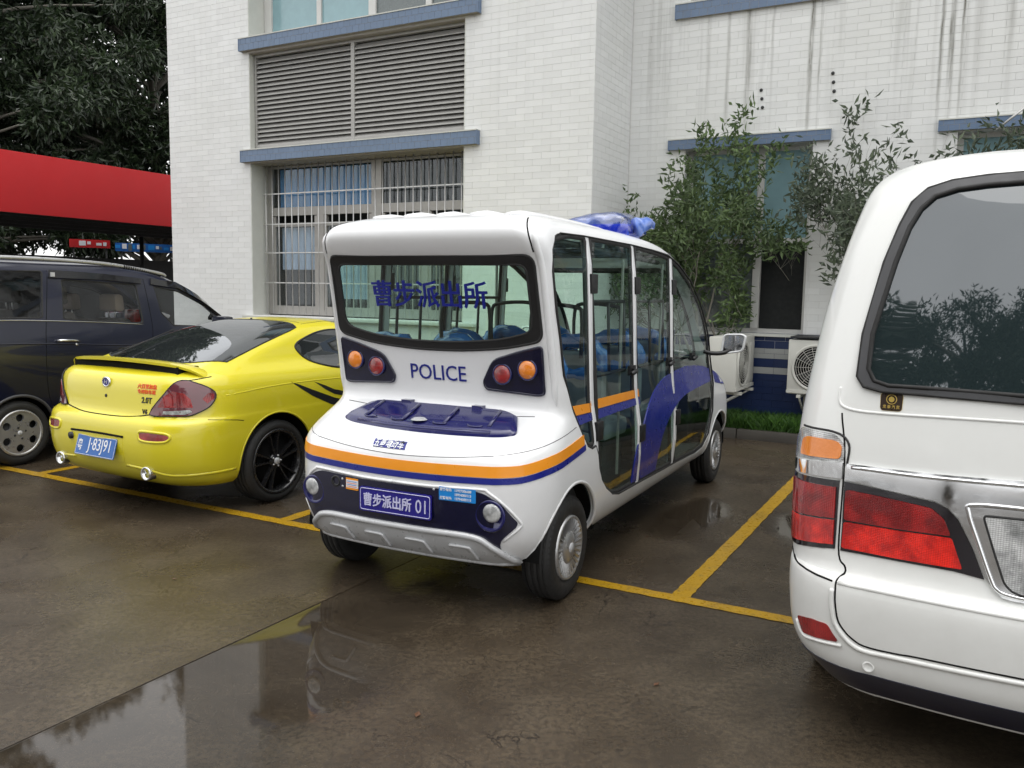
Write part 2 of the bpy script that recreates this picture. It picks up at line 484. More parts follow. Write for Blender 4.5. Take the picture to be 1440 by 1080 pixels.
M = {}
M['bus_white'] = paint('bus_white_paint', (0.80, 0.81, 0.82), grime=0.2)
M['van_white'] = paint('van_white_paint', (0.76, 0.77, 0.75), grime=0.22, dirt=(0.33, 0.31, 0.27), zlow=1.2)
M['yellow'] = paint('yellow_paint', (0.70, 0.61, 0.018), grime=0.10, dirt=(0.32, 0.27, 0.08))
M['blueblack'] = paint('dark_blue_paint', (0.002, 0.004, 0.020), grime=0.05, dirt=(0.07, 0.066, 0.06))
M['navy'] = mat('navy_plastic', (0.006, 0.007, 0.028), 0.16, coat=0.6, var=0.05)
M['navy_lid'] = mat('navy_lid_plastic', (0.012, 0.013, 0.095), 0.2, coat=0.5)
M['blue'] = mat('blue_vinyl', (0.006, 0.014, 0.22), 0.32, coat=0.3)
M['orange'] = mat('orange_vinyl', (0.85, 0.30, 0.004), 0.35, coat=0.3, var=0.03)
M['silver'] = mat('silver_plastic', (0.52, 0.53, 0.54), 0.32, metal=0.2, var=0.05)
M['chrome'] = mat('chrome', (0.72, 0.73, 0.74), 0.08, metal=1.0, rvar=0.05)
M['alloy'] = mat('alloy', (0.50, 0.50, 0.50), 0.32, metal=0.75, var=0.08)
M['black'] = mat('black_plastic', (0.012, 0.012, 0.013), 0.42, bump=0.05)
M['rubber'] = mat('rubber', (0.016, 0.016, 0.016), 0.7, bump=0.1, bscale=120)
M['tyre'] = mat('tyre_rubber', (0.018, 0.018, 0.018), 0.62, var=0.3, vscale=9, bump=0.15, bscale=90)
M['blackrim'] = mat('black_rim', (0.012, 0.012, 0.013), 0.25, coat=0.4)
M['liner'] = mat('wheel_liner', (0.006, 0.006, 0.006), 0.9, spec=0.1)
M['seal'] = mat('grey_seal', (0.055, 0.056, 0.06), 0.5, bump=0.05)
M['seam'] = mat('seam_gap_shade', (0.01, 0.01, 0.01), 0.9, spec=0.1)  # seams, plus the shade painted at the coupe niche and spoiler
M['busglass'] = glass('bus_green_glass', (0.74, 0.93, 0.84), 0.03)
M['sideglass'] = glass('bus_side_glass', (0.78, 0.93, 0.87), 0.0)
M['carglass'] = glass('car_dark_glass', (0.86, 0.88, 0.88), 0.0)
M['rearglass'] = glass('tinted_rear_glass', (0.16, 0.18, 0.19), 0.12, dark=(0.82, (0.022, 0.026, 0.028)))
M['vanglass'] = glass('van_rear_glass', (0.2, 0.25, 0.25), 0.09, dark=(0.8, (0.022, 0.034, 0.037)))
M['amber'] = mat('amber_lens', (0.75, 0.22, 0.02), 0.12, coat=0.8, bump=0.3, bscale=90)
def lens(name, c0, c1, pitch=0.007, metal=0.0):
    """moulded prism lens: a fine grid of ribs under a smooth clear face"""
    t = NT(name); b = t.b; p = t.pos('Object'); sx = t.node('ShaderNodeSeparateXYZ'); t.link(p, sx.inputs[0])
    def tri(o, k): return t.math('ABSOLUTE', t.math('SUBTRACT', t.math('FRACT', t.math('MULTIPLY', o, k)), 0.5))
    g = t.math('ADD', tri(sx.outputs['Y'], 1 / pitch), tri(sx.outputs['Z'], 1 / (pitch * .8)))
    n = t.noise(p, 9, 3, 0.6); n2 = t.noise(p, 60, 3, 0.6)
    f = t.math('MULTIPLY', t.mr(n, 0.36, 0.64, 0, 1, True), t.mr(g, 0.15, 0.85, 0.45, 1.0)); f = t.math('ADD', f, t.mr(n2, 0.5, 0.8, 0, 0.3))
    t.link(t.mix(f, (*c0, 1), (*c1, 1)), b.inputs['Base Color']); b.inputs['Roughness'].default_value = 0.22; b.inputs['Metallic'].default_value = metal
    b.inputs['Coat Weight'].default_value = 1.0; b.inputs['Coat Roughness'].default_value = 0.04
    t.bump(g, 0.5, 0.003); return t.m
M['red'] = lens('red_lens', (0.16, 0.004, 0.006), (0.42, 0.012, 0.012))
M['redbright'] = lens('bright_red_lens', (0.36, 0.006, 0.006), (0.95, 0.025, 0.012))
M['clearlens'] = lens('clear_lens', (0.25, 0.26, 0.26), (0.80, 0.81, 0.81), 0.008, 0.25)
M['guard'] = mat('smoked_plastic', (0.012, 0.012, 0.014), 0.15, coat=0.6)
M['smoke'] = mat('smoked_red_lens', (0.13, 0.035, 0.045), 0.08, coat=1.0)
M['blacklens'] = mat('black_lens', (0.01, 0.008, 0.012), 0.08, coat=1.0)
M['plateblue'] = mat('plate_blue', (0.008, 0.10, 0.36), 0.35)
M['platenavy'] = mat('plate_navy', (0.012, 0.008, 0.20), 0.3, coat=0.3)
M['white'] = mat('white_print', (0.72, 0.73, 0.76), 0.4)
M['lilac'] = mat('pale_print', (0.55, 0.55, 0.75), 0.4)
M['skyblue'] = mat('sky_blue_sticker', (0.01, 0.22, 0.62), 0.35)
M['redprint'] = mat('red_print', (0.75, 0.10, 0.01), 0.5)
M['gold'] = mat('gold_print', (0.55, 0.40, 0.10), 0.35, metal=0.4)
M['brown'] = mat('dark_brown_sticker', (0.03, 0.018, 0.012), 0.3)
M['seatblue'] = mat('blue_plastic_wrap', (0.02, 0.12, 0.40), 0.18, coat=0.7, var=0.5, vscale=14, bump=0.9, bscale=18)
M['seatgrey'] = mat('grey_seat', (0.22, 0.24, 0.26), 0.6, var=0.2)
M['wrap'] = mat('clear_blue_wrap', (0.10, 0.19, 0.55), 0.12, coat=1.0, var=0.75, vscale=9, bump=1.0, bscale=11)
M['cabin'] = mat('cabin_dark', (0.035, 0.038, 0.04), 0.7)
M['darkseat'] = mat('dark_seat_fabric', (0.05, 0.045, 0.04), 0.85)
M['beigeseat'] = mat('beige_headrest', (0.28, 0.23, 0.19), 0.8)
# ------------------------------------------------------------ more materials: ground, walls, greenery
def ground_mat():
    t = NT('wet_concrete'); b = t.b; p = t.pos('World')
    big = t.noise(p, 0.55, 5, 0.6, 0.3); mid = t.noise(p, 2.6, 6, 0.65, 0.4); fine = t.noise(p, 38, 5, 0.75); grit = t.noise(p, 210, 3, 0.8)
    c = t.mix(t.mr(mid, 0.36, 0.66, 0, 1), (0.042, 0.031, 0.020, 1), (0.100, 0.078, 0.052, 1))
    c = t.mix(t.mr(big, 0.35, 0.65, 0, 0.5), c, (0.058, 0.041, 0.025, 1))
    c = t.mix(t.mr(fine, 0.42, 0.60, 0, 0.75), c, (0.028, 0.022, 0.016, 1))
    c = t.mix(t.mr(grit, 0.56, 0.66, 0, 0.7), c, (0.125, 0.105, 0.08, 1))
    vo = t.node('ShaderNodeTexVoronoi'); t.set(vo, Scale=75.0); t.link(p, vo.inputs['Vector'])
    sep = t.node('ShaderNodeSeparateColor'); t.link(vo.outputs['Color'], sep.inputs[0])
    peb = t.math('MULTIPLY', t.mr(vo.outputs['Distance'], 0.0, 0.32, 1, 0, True), t.mr(sep.outputs['Red'], 0.72, 0.80, 0, 1))
    c = t.mix(t.math('MULTIPLY', peb, 0.6), c, (0.17, 0.145, 0.11, 1))
    scr = t.noise(t.map(p, scale=(1, 1, 1)), 1.3, 2, 0.5); scr2 = t.math('ABSOLUTE', t.math('SUBTRACT', t.noise(p, 1.15, 6, 0.55, 0.9), 0.5))
    c = t.mix(t.math('MULTIPLY', t.mr(scr2, 0.0, 0.006, 0.8, 0, True), t.mr(scr, 0.52, 0.6, 0, 1)), c, (0.008, 0.006, 0.005, 1))
    sp = t.noise(p, 7.0, 6, 0.8); c = t.mix(t.mr(sp, 0.60, 0.66, 0, 0.55, True), c, (0.018, 0.015, 0.012, 1))
    cbase = c
    # standing water: lot frame coordinates (forward u, left v)
    sx = t.node('ShaderNodeSeparateXYZ'); t.link(t.map(p, rot=(0, 0, R(-61.4))), sx.inputs[0]); u, v = sx.outputs['X'], sx.outputs['Y']
    def blob(cu, cv, ru, rv):
        a = t.math('DIVIDE', t.math('SUBTRACT', u, cu), ru); d = t.math('DIVIDE', t.math('SUBTRACT', v, cv), rv)
        return t.math('SQRT', t.math('ADD', t.math('MULTIPLY', a, a), t.math('MULTIPLY', d, d)))
    def puddle(cu, cv, ru, rv, amp=0.9, edge=0.12):
        s = t.math('ADD', blob(cu, cv, ru, rv), t.math('MULTIPLY', t.math('SUBTRACT', t.noise(p, 2.2, 5, 0.6), 0.5), amp))
        return t.mr(s, 1.0 - edge, 1.0 + edge, 1, 0, True)
    right = t.mr(v, 2.92, 2.935, 1, 0)          # the slab right of the joint holds the water
    w = t.math('MULTIPLY', puddle(2.05, 2.66, 1.75, 0.62, 0.85, 0.22), right)
    w2 = puddle(6.2, 0.85, 0.55, 0.35, 0.9, 0.25); w3 = puddle(6.9, 0.2, 0.8, 0.3, 1.1, 0.25); w4 = puddle(6.0, 1.75, 0.6, 0.22, 1.0, 0.3)
    wet = t.math('MAXIMUM', w, t.math('MAXIMUM', w2, t.math('MAXIMUM', w3, w4)))
    t.link(t.mix(t.math('MULTIPLY', wet, 0.55), cbase, (0.020, 0.016, 0.012, 1)), b.inputs['Base Color'])
    film = t.math('MULTIPLY', t.mr(t.noise(p, 0.9, 4, 0.55, 0.2), 0.40, 0.62, 0, 1, True), t.mr(v, -0.3, 1.6, 0.15, 1.0, True))
    r_dry = t.mr(fine, 0.3, 0.7, 0.29, 0.44); r_film = t.mr(fine, 0.3, 0.7, 0.13, 0.22)
    r = t.math('ADD', t.math('MULTIPLY', r_dry, t.math('SUBTRACT', 1.0, film)), t.math('MULTIPLY', r_film, film))
    r = t.math('ADD', t.math('MULTIPLY', r, t.math('SUBTRACT', 1.0, wet)), t.math('MULTIPLY', wet, 0.02))
    t.link(r, b.inputs['Roughness']); b.inputs['Specular IOR Level'].default_value = 0.5; b.inputs['IOR'].default_value = 1.4
    h = t.math('ADD', t.math('MULTIPLY', fine, 0.6), t.math('MULTIPLY', grit, 0.35)); h = t.math('ADD', h, t.math('MULTIPLY', mid, 1.2))
    h = t.math('MULTIPLY', h, t.math('SUBTRACT', 1.0, t.math('MULTIPLY', wet, 0.985)))
    t.bump(h, 0.35, 0.006); return t.m
M['ground'] = ground_mat()

def line_mat():
    t = NT('worn_yellow_paint'); b = t.b; p = t.pos('World')
    n = t.noise(p, 26, 6, 0.75); m2 = t.noise(p, 3.0, 4, 0.6)
    f = t.math('ADD', t.mr(n, 0.56, 0.66, 0, 0.75), t.mr(m2, 0.5, 0.75, 0, 0.35))
    t.link(t.mix(f, (0.42, 0.245, 0.012, 1), (0.10, 0.07, 0.035, 1)), b.inputs['Base Color'])
    t.link(t.mr(n, 0.3, 0.7, 0.2, 0.42), b.inputs['Roughness']); t.bump(n, 0.3, 0.003); return t.m
M['line'] = line_mat()

def tile_mat(name, base, streak=True, amt=1.0):
    t = NT(name); b = t.b; p = t.pos('World')
    g = t.node('ShaderNodeNewGeometry'); oi = t.node('ShaderNodeObjectInfo')
    rnd_ = t.math('FRACT', t.math('ADD', g.outputs['Random Per Island'], oi.outputs['Random']))
    c0 = tuple(x * 0.955 for x in base); c1 = tuple(min(1, x * 1.04) for x in base)
    c = t.mix(rnd_, (*c0, 1), (*c1, 1))
    c = t.mix(t.mr(t.noise(p, 0.8, 4, 0.6), 0.35, 0.75, 0, 0.35), c, (base[0] * 0.86, base[1] * 0.86, base[2] * 0.80, 1))
    if streak:
        sx = t.node('ShaderNodeSeparateXYZ'); t.link(p, sx.inputs[0])
        wx = t.math('ADD', t.math('MULTIPLY', sx.outputs['X'], cos(R(28.6))), t.math('MULTIPLY', sx.outputs['Y'], -sin(R(28.6))))   # along the wall
        wx = t.math('ADD', wx, -(1.442 * cos(R(28.6)) - 11.013 * sin(R(28.6))))
        z = sx.outputs['Z']; wob = t.math('MULTIPLY', t.math('SUBTRACT', t.noise(p, 2.0, 3), 0.5), 0.05); wx = t.math('ADD', wx, wob)
        tot = None
        for c_, w_, k_, zb in ((0.98, .03, .25, 3.6), (1.22, .022, .35, 3.4), (1.46, .03, .5, 3.5), (1.74, .018, .3, 3.7), (2.17, .026, .95, 3.3), (2.27, .014, .5, 3.4), (3.50, .02, .8, 3.5), (3.60, .03, .9, 3.5), (3.70, .014, .7, 3.6), (4.15, .03, .35, 3.9), (4.6, .02, .5, 3.6), (5.2, .03, .6, 3.6)):
            g_ = t.mr(t.math('ABSOLUTE', t.math('SUBTRACT', wx, c_)), 0, w_ * 1.5, k_, 0, True)
            g_ = t.math('MULTIPLY', g_, t.mr(z, zb, zb + 1.0, 0.25, 1.0, True)); tot = g_ if tot is None else t.math('ADD', tot, g_)
        q2 = t.map(t.map(p, rot=(0, 0, R(28.6))), scale=(40.0, 40.0, 2.0)); tot = t.math('MULTIPLY', tot, t.mr(t.noise(q2, 1.0, 3, .7), 0.3, 0.65, 0.15, 1.1))
        q = t.map(t.map(p, rot=(0, 0, R(28.6))), scale=(9.0, 9.0, 0.3)); s1 = t.noise(q, 1.0, 3, 0.6)
        faint = t.math('MULTIPLY', t.mr(s1, 0.5, 0.7, 0, 0.22, True), t.mr(z, 3.2, 4.6, 0.2, 1.0))
        tot = t.math('MINIMUM', t.math('ADD', t.math('MULTIPLY', tot, 1.25), faint), 0.95)
        c = t.mix(t.math('MULTIPLY', tot, 1.0 * amt), c, (0.12, 0.115, 0.09, 1))
    t.link(c, b.inputs['Base Color']); b.inputs['Roughness'].default_value = 0.3; b.inputs['Specular IOR Level'].default_value = 0.4
    return t.m
M['tile'] = tile_mat('white_tile', (0.69, 0.70, 0.69)); M['tile_wing'] = tile_mat('white_tile_wing', (0.68, 0.69, 0.685), True, 0.25)
M['bluetile'] = tile_mat('blue_tile', (0.125, 0.18, 0.275), True, 0.3)
M['navytile'] = tile_mat('navy_tile', (0.014, 0.028, 0.09), False)
M['paletile'] = tile_mat('pale_stripe_tile', (0.36, 0.37, 0.36), False)
M['grout'] = mat('grout', (0.60, 0.60, 0.585), 0.85, var=0.12)
M['navygrout'] = mat('navy_grout', (0.02, 0.03, 0.07), 0.85)
M['soffit'] = mat('soffit_render', (0.33, 0.31, 0.27), 0.85, var=0.2)
M['jamb'] = mat('jamb_render', (0.52, 0.53, 0.49), 0.7, var=0.1)
M['louvre'] = mat('louvre_aluminium', (0.33, 0.325, 0.31), 0.45, metal=0.25, var=0.12)
M['alu'] = mat('window_aluminium', (0.36, 0.35, 0.33), 0.42, metal=0.3, var=0.12)
M['whitealu'] = mat('white_window_frame', (0.52, 0.52, 0.50), 0.45, var=0.08)
M['bar'] = mat('steel_bar', (0.50, 0.50, 0.49), 0.35, metal=0.5, var=0.12)
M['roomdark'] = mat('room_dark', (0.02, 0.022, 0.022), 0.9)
M['curtain'] = mat('blue_curtain', (0.07, 0.24, 0.50), 0.8, var=0.35, vscale=5)
M['palecurtain'] = mat('pale_blue_curtain', (0.38, 0.46, 0.60), 0.8, var=0.15, vscale=5)
M['tealfilm'] = mat('teal_window_film', (0.20, 0.33, 0.36), 0.18, coat=0.6, var=0.15)
M['greyfilm'] = mat('grey_frosted_pane', (0.11, 0.13, 0.13), 0.25, coat=0.4, var=0.15)
M['winglass'] = glass('building_glass', (0.9, 0.93, 0.93), 0.0)
M['redmetal'] = mat('red_fascia', (0.50, 0.012, 0.016), 0.38, coat=0.1, var=0.08, vscale=1.5)
M['steel'] = mat('dark_steel', (0.02, 0.021, 0.022), 0.6)
M['ac'] = mat('ac_casing', (0.50, 0.50, 0.46), 0.5, var=0.1, vscale=4)
M['kerb'] = mat('kerb_stone', (0.05, 0.045, 0.038), 0.6, var=0.35, vscale=5, bump=0.4)
M['soil'] = mat('soil', (0.03, 0.024, 0.016), 0.9, bump=0.5)
M['bark'] = mat('bark', (0.17, 0.16, 0.135), 0.85, var=0.35, vscale=9, bump=0.5, bscale=40)

def leaf_mat(name, dark, light, gloss=0.35):
    t = NT(name); b = t.b; g = t.node('ShaderNodeNewGeometry')
    f = t.math('FRACT', t.math('MULTIPLY', g.outputs['Random Per Island'], 7.31)); big = t.noise(t.pos('World'), 0.9, 3)
    c = t.mix(t.math('POWER', f, 1.6), (*dark, 1), (*light, 1)); c = t.mix(t.mr(big, 0.4, 0.65, 0, 0.5), c, (*[x * 0.6 for x in dark], 1))
    t.link(c, b.inputs['Base Color']); b.inputs['Roughness'].default_value = gloss
    tl = t.node('ShaderNodeBsdfTranslucent'); t.link(c, tl.inputs['Color']); mx = t.node('ShaderNodeMixShader'); mx.inputs[0].default_value = 0.22
    t.link(b.outputs[0], mx.inputs[1]); t.link(tl.outputs[0], mx.inputs[2]); t.link(mx.outputs[0], t.out.inputs['Surface']); return t.m
M['leafdark'] = leaf_mat('mango_leaf', (0.016, 0.030, 0.014), (0.055, 0.085, 0.036), 0.38)
M['leafshrub'] = leaf_mat('shrub_leaf', (0.042, 0.076, 0.022), (0.13, 0.20, 0.065), 0.5)
M['leafshrub2'] = leaf_mat('shrub_leaf_grey', (0.042, 0.062, 0.036), (0.12, 0.155, 0.09), 0.45)
M['grassm'] = leaf_mat('grass_blade', (0.03, 0.085, 0.012), (0.09, 0.20, 0.03), 0.5)
M['deadleaf'] = mat('dead_leaf', (0.10, 0.045, 0.02), 0.5, var=0.4)

# ------------------------------------------------------------ ground in the lot frame (x forward along the bays, y left)
LOT = R(61.4)
base = box('ground', M['ground'], (-60, 90, -60, 60, -0.12, -0.012)); base.rotation_euler.z = LOT; tag(base, kind='structure')
jx = [-7.7, -1.67, 4.33, 10.33, 16.4]; jy = [-9.2, -5.1, -1.1, 2.927, 6.95, 11.0, 15.0]
gi = 0
for i in range(4):
    for j in range(6):
        g = 0.004
        box('concrete_slab', M['ground'], (jx[i] + g, jx[i + 1] - g, jy[j] + g, jy[j + 1] - g, -0.012, 0.0), base)
def pline(x0, x1, y0, y1, z=0.004):
    """painted strip with slightly ragged edges"""
    n = max(2, int(max(x1 - x0, y1 - y0) / 0.05)); lng = (x1 - x0) > (y1 - y0); vs = []
    for i in range(n + 1):
        s = i / n; ja = random.uniform(-.004, .004); jb = random.uniform(-.004, .004)
        if lng: x = x0 + (x1 - x0) * s; vs += [(x, y0 + ja, z), (x, y1 + jb, z)]
        else: y = y0 + (y1 - y0) * s; vs += [(x0 + ja, y, z), (x1 + jb, y, z)]
    fs = [(2 * i, 2 * i + 1, 2 * i + 3, 2 * i + 2) if not lng else (2 * i, 2 * i + 2, 2 * i + 3, 2 * i + 1) for i in range(n)]
    o = link('parking_line', mesh('parking_line', vs, fs), None, M['line']); o.rotation_euler.z = LOT; tag(o, kind='structure'); return o
pline(4.29, 4.385, -4.2, 14.0)
for y in (-1.6, 1.311, 4.216, 7.05, 9.95): pline(4.385, 9.4, y - 0.05, y + 0.05, 0.004)

# ------------------------------------------------------------ building (x along the wall to the right, y into the building)
BO = (1.442, 11.013, 0.0); BY = R(-28.6)
bld = empty('building', BO, BY); tag(bld, 'white tiled office building with blue ledges and a projecting left wing', 'building')
RW_OPEN = [(0.74, 2.246, 1.2, 3.415), (3.72, 5.25, 1.2, 3.42), (0.74, 2.246, 5.16, 7.2), (3.72, 5.25, 5.16, 7.2)]
WG_OPEN = [(-5.44, -1.755, 1.235, 3.45), (-5.44, -1.755, 3.63, 5.0), (-5.44, -1.755, 5.2, 7.0)]
TOP = 9.2

def solid_wall(name, x0, x1, z0, z1, opens, y0, y1, m):
    xs = sorted({x0, x1} | {v for o in opens for v in o[:2] if x0 < v < x1}); mb = MB()
    for a, b in zip(xs, xs[1:]):
        mid = (a + b) / 2; col = sorted([(o[2], o[3]) for o in opens if o[0] <= mid <= o[1]]); z = z0
        for lo, hi in col:
            if lo > z: mb.box(a, b, y0, y1, z, min(lo, z1))
            z = max(z, hi)
        if z < z1: mb.box(a, b, y0, y1, z, z1)
    return mb.build(name, m, bld)

def tiles(prefix, x0, x1, z0, z1, opens, frame, tw=0.24, th=0.077, gap=0.0024, mats=None, depth=0.008, nbig=0, key=None):
    """running-bond tiles; frame(u, w, v): u along, w outwards, v up -> point. returns list of rectangles"""
    rects = []; row = 0; z = z0
    while z < z1 - 0.01:
        zt = min(z + th, z1); off = (row % 2) * tw / 2; x = x0 - off
        while x < x1:
            a, b = max(x, x0), min(x + tw, x1); segs = [(a, b)]
            for o in opens:
                if o[2] < (z + zt) / 2 < o[3]:
                    ns = []
                    for s in segs:
                        if o[1] <= s[0] or o[0] >= s[1]: ns.append(s); continue
                        if s[0] < o[0]: ns.append((s[0], o[0]))
                        if s[1] > o[1]: ns.append((o[1], s[1]))
                    segs = ns
            for s in segs:
                if s[1] - s[0] > 0.02: rects.append((s[0] + gap / 2, s[1] - gap / 2, z + gap / 2, zt - gap / 2))
            x += tw
        z += th; row += 1
    return rects

def tile_mesh(name, rects, frame, depth=0.002):
    A = np.array(rects); n = len(A); jd = rng.uniform(0, 0.0009, n)
    V = np.zeros((n, 8, 3)); c = 0.0008
    U = [(0, 2, 0.0, 0), (1, 2, 0.0, 0), (1, 3, 0.0, 0), (0, 3, 0.0, 0)]
    for k, (iu, iv, _, _) in enumerate(U):
        V[:, k] = frame(A[:, iu], np.zeros(n), A[:, iv])
        su = c if iu == 0 else -c; sv = c if iv == 2 else -c
        V[:, k + 4] = frame(A[:, iu] + su, depth + jd, A[:, iv] + sv)
    V = V.reshape(-1, 3); b = (np.arange(n) * 8)[:, None]
    q = np.array([[4, 5, 6, 7], [0, 1, 5, 4], [1, 2, 6, 5], [2, 3, 7, 6], [3, 0, 4, 7]])
    F = (b[:, None, :] + q[None]).reshape(-1, 4)
    return npmesh(name, V, F)

def fr_front(y):   # wall facing -y
    return lambda u, w, v: np.stack([np.asarray(u, float), y - np.asarray(w, float) + np.zeros_like(np.asarray(u, float)), np.asarray(v, float)], -1)
def fr_side(x):    # wall facing +x; u = y
    return lambda u, w, v: np.stack([x + np.asarray(w, float) + np.zeros_like(np.asarray(u, float)), np.asarray(u, float), np.asarray(v, float)], -1)

# right wall, upper white part / lower blue and striped part
solid_wall('wall', 0.0, 9.0, 1.02, TOP, RW_OPEN, 0.0, 0.3, M['grout'])
solid_wall('wall', 0.0, 9.0, -0.1, 1.02, [], 0.002, 0.3, M['navygrout'])
solid_wall('wall', -7.15, 0.0, -0.1, TOP, WG_OPEN, -1.15, -0.79, M['grout'])
box('wall', M['grout'], (-0.3, -0.001, -0.79, 0.3, -0.1, TOP), bld)
box('wall', M['grout'], (-7.15, -6.9, -0.79, 9.0, -0.1, TOP), bld)
box('roof', M['grout'], (-7.25, 9.1, -1.25, 9.2, TOP, TOP + 0.25), bld)
BANDS_R = [(0.53, 2.44, 3.42, 3.548), (3.53, 5.44, 3.43, 3.555), (0.56, 2.46, 4.975, 5.155), (3.53, 5.44, 4.975, 5.155)]
BANDS_W = [(-5.56, -1.53, 3.455, 3.63), (-5.56, -1.53, 5.02, 5.2)]
allR = tiles('', 0.012, 9.0, 1.21, 8.95, RW_OPEN + BANDS_R, None)
allS = tiles('', -1.14, -0.01, 0.0, 8.95, [], None); allW = tiles('', -7.145, -0.0, 0.0, 8.95, WG_OPEN + BANDS_W, None)
frR, frS, frW = fr_front(0.0), fr_side(0.0), fr_front(-1.15)
# the 300 tiles that show largest (upper right, nearest the camera) are parts of their own
def near(rc): u = (rc[0] + rc[1]) / 2; z = (rc[2] + rc[3]) / 2; return 2.5 < u < 4.9 and 3.6 < z < 5.2 and (rc[1] - rc[0]) > 0.23
big = [rc for rc in allR if near(rc)]; big = sorted(big, key=lambda rc: -rc[0])[:300]; bs = set(big)
proto_t = tile_mesh('tile', [(0, 0.2376, 0, 0.0746)], fr_front(0.0)); proto_t.materials.append(M['tile'])
for rc in big:
    o = bpy.data.objects.new('tile', proto_t); COL.objects.link(o); o.parent = bld; o.location = (rc[0], -random.uniform(0, 0.0009), rc[2])
link('tile_facing', tile_mesh('tile_facing', [rc for rc in allR if rc not in bs], frR), bld, M['tile'], 'stuff')
link('tile_facing', tile_mesh('tile_facing', allS, frS), bld, M['tile_wing'], 'stuff')
link('tile_facing', tile_mesh('tile_facing', allW, frW), bld, M['tile_wing'], 'stuff')
for (za, zb, mm) in ((0.0, 0.714, 'navytile'), (0.714, 0.794, 'paletile'), (0.794, 0.898, 'navytile'), (0.898, 1.02, 'paletile'), (1.02, 1.205, 'navytile')):
    n = max(1, round((zb - za) / 0.08)); rr_ = tiles('', 0.012, 9.0, za, zb, [], None, th=(zb - za) / n)
    link('tile_facing', tile_mesh('tile_facing', rr_, fr_front(0.0)), bld, M[mm], 'stuff')
# blue ledges (tile faced slabs over each opening) with pale top edge
def ledge(x0, x1, z0, z1, yw, out):
    l = box('window_ledge', M['soffit'], (x0 + .01, x1 - .01, yw - out + .01, yw + 0.05, z0 + .004, z1 - 0.01), bld)
    rr_ = tiles('', x0, x1, z0, z1, [], None, tw=0.10, th=(z1 - z0) / 2)
    link('ledge_tiles', tile_mesh('ledge_tiles', rr_, fr_front(yw - out + .01)), l, M['bluetile'], 'stuff')
    mb = MB()
    for xs, sg in ((x0, 1), (x1, -1)): mb.box(min(xs, xs + sg * .012), max(xs, xs + sg * .012), yw - out + .003, yw, z0, z1)
    mb.build('ledge_end', M['bluetile'], l)
    box('ledge_cap', M['jamb'], (x0, x1, yw - out, yw, z1 - 0.01, z1 + 0.004), l)
for a in BANDS_R: ledge(*a, 0.0, 0.06)
for a in BANDS_W: ledge(*a, -1.15, 0.09)
box('window_sill', M['jamb'], (-5.58, -1.55, -1.23, -0.86, 1.19, 1.232), bld, bevel=0.006)
for x in (0.72, 3.70): box('window_sill', M['jamb'], (x, x + 1.56, -0.05, 0.12, 1.165, 1.2), bld)
# dark rooms behind the openings
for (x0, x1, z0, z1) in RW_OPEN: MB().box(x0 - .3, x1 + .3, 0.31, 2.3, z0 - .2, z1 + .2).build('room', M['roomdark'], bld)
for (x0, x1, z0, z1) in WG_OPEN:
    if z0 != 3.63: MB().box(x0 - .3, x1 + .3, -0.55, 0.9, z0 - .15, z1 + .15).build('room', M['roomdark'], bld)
# reveals of the wing openings
for (x0, x1, z0, z1) in WG_OPEN:
    box('reveal', M['jamb'], (x0 - .004, x0 + .012, -1.148, -0.82, z0, z1), bld); box('reveal', M['jamb'], (x1 - .012, x1 + .004, -1.148, -0.82, z0, z1), bld)
    box('reveal', M['soffit'], (x0 + .013, x1 - .013, -1.147, -0.82, z1 - .012, z1 + .001), bld)

# --- louvre window
lv = MB(); LX0, LX1, LM = -5.41, -1.77, -3.60
for a in ((LX0, LX0 + .035), (LM - .03, LM + .03), (LX1 - .035, LX1)): lv.box(a[0], a[1], -1.07, -1.0, 3.64, 4.985)
lv.box(LX0 + .035, LX1 - .035, -1.068, -1.002, 3.64, 3.70); lv.box(LX0 + .035, LX1 - .035, -1.068, -1.002, 4.95, 4.985)
louv = lv.build('louvre_window', M['louvre'], bld)
def slat_mesh(w):
    t_, h = 0.003, 0.075; return mesh('slat', [(0, -.035, -h / 2), (w, -.035, -h / 2), (w, .03, h / 2), (0, .03, h / 2), (0, -.035, -h / 2 - t_), (w, -.035, -h / 2 - t_), (w, .03, h / 2 - t_), (0, .03, h / 2 - t_),
        (0, -.037, -h / 2 - .012), (w, -.037, -h / 2 - .012)], [(0, 1, 2, 3), (7, 6, 5, 4), (0, 4, 5, 1), (3, 2, 6, 7), (0, 8, 9, 1), (0, 3, 7, 4), (1, 5, 6, 2)])
for xa, xb in ((LX0 + .036, LM - .031), (LM + .031, LX1 - .036)):
    me = slat_mesh(xb - xa); me.materials.append(M['louvre'])
    for k in range(19):
        o = bpy.data.objects.new('slat', me); COL.objects.link(o); o.parent = louv; o.location = (xa, -1.03, 3.745 + k * 0.0645); o.rotation_euler.x = random.uniform(-.035, .035)
box('backing', M['roomdark'], (LX0, LX1, -0.95, -0.90, 3.63, 5.0), louv)

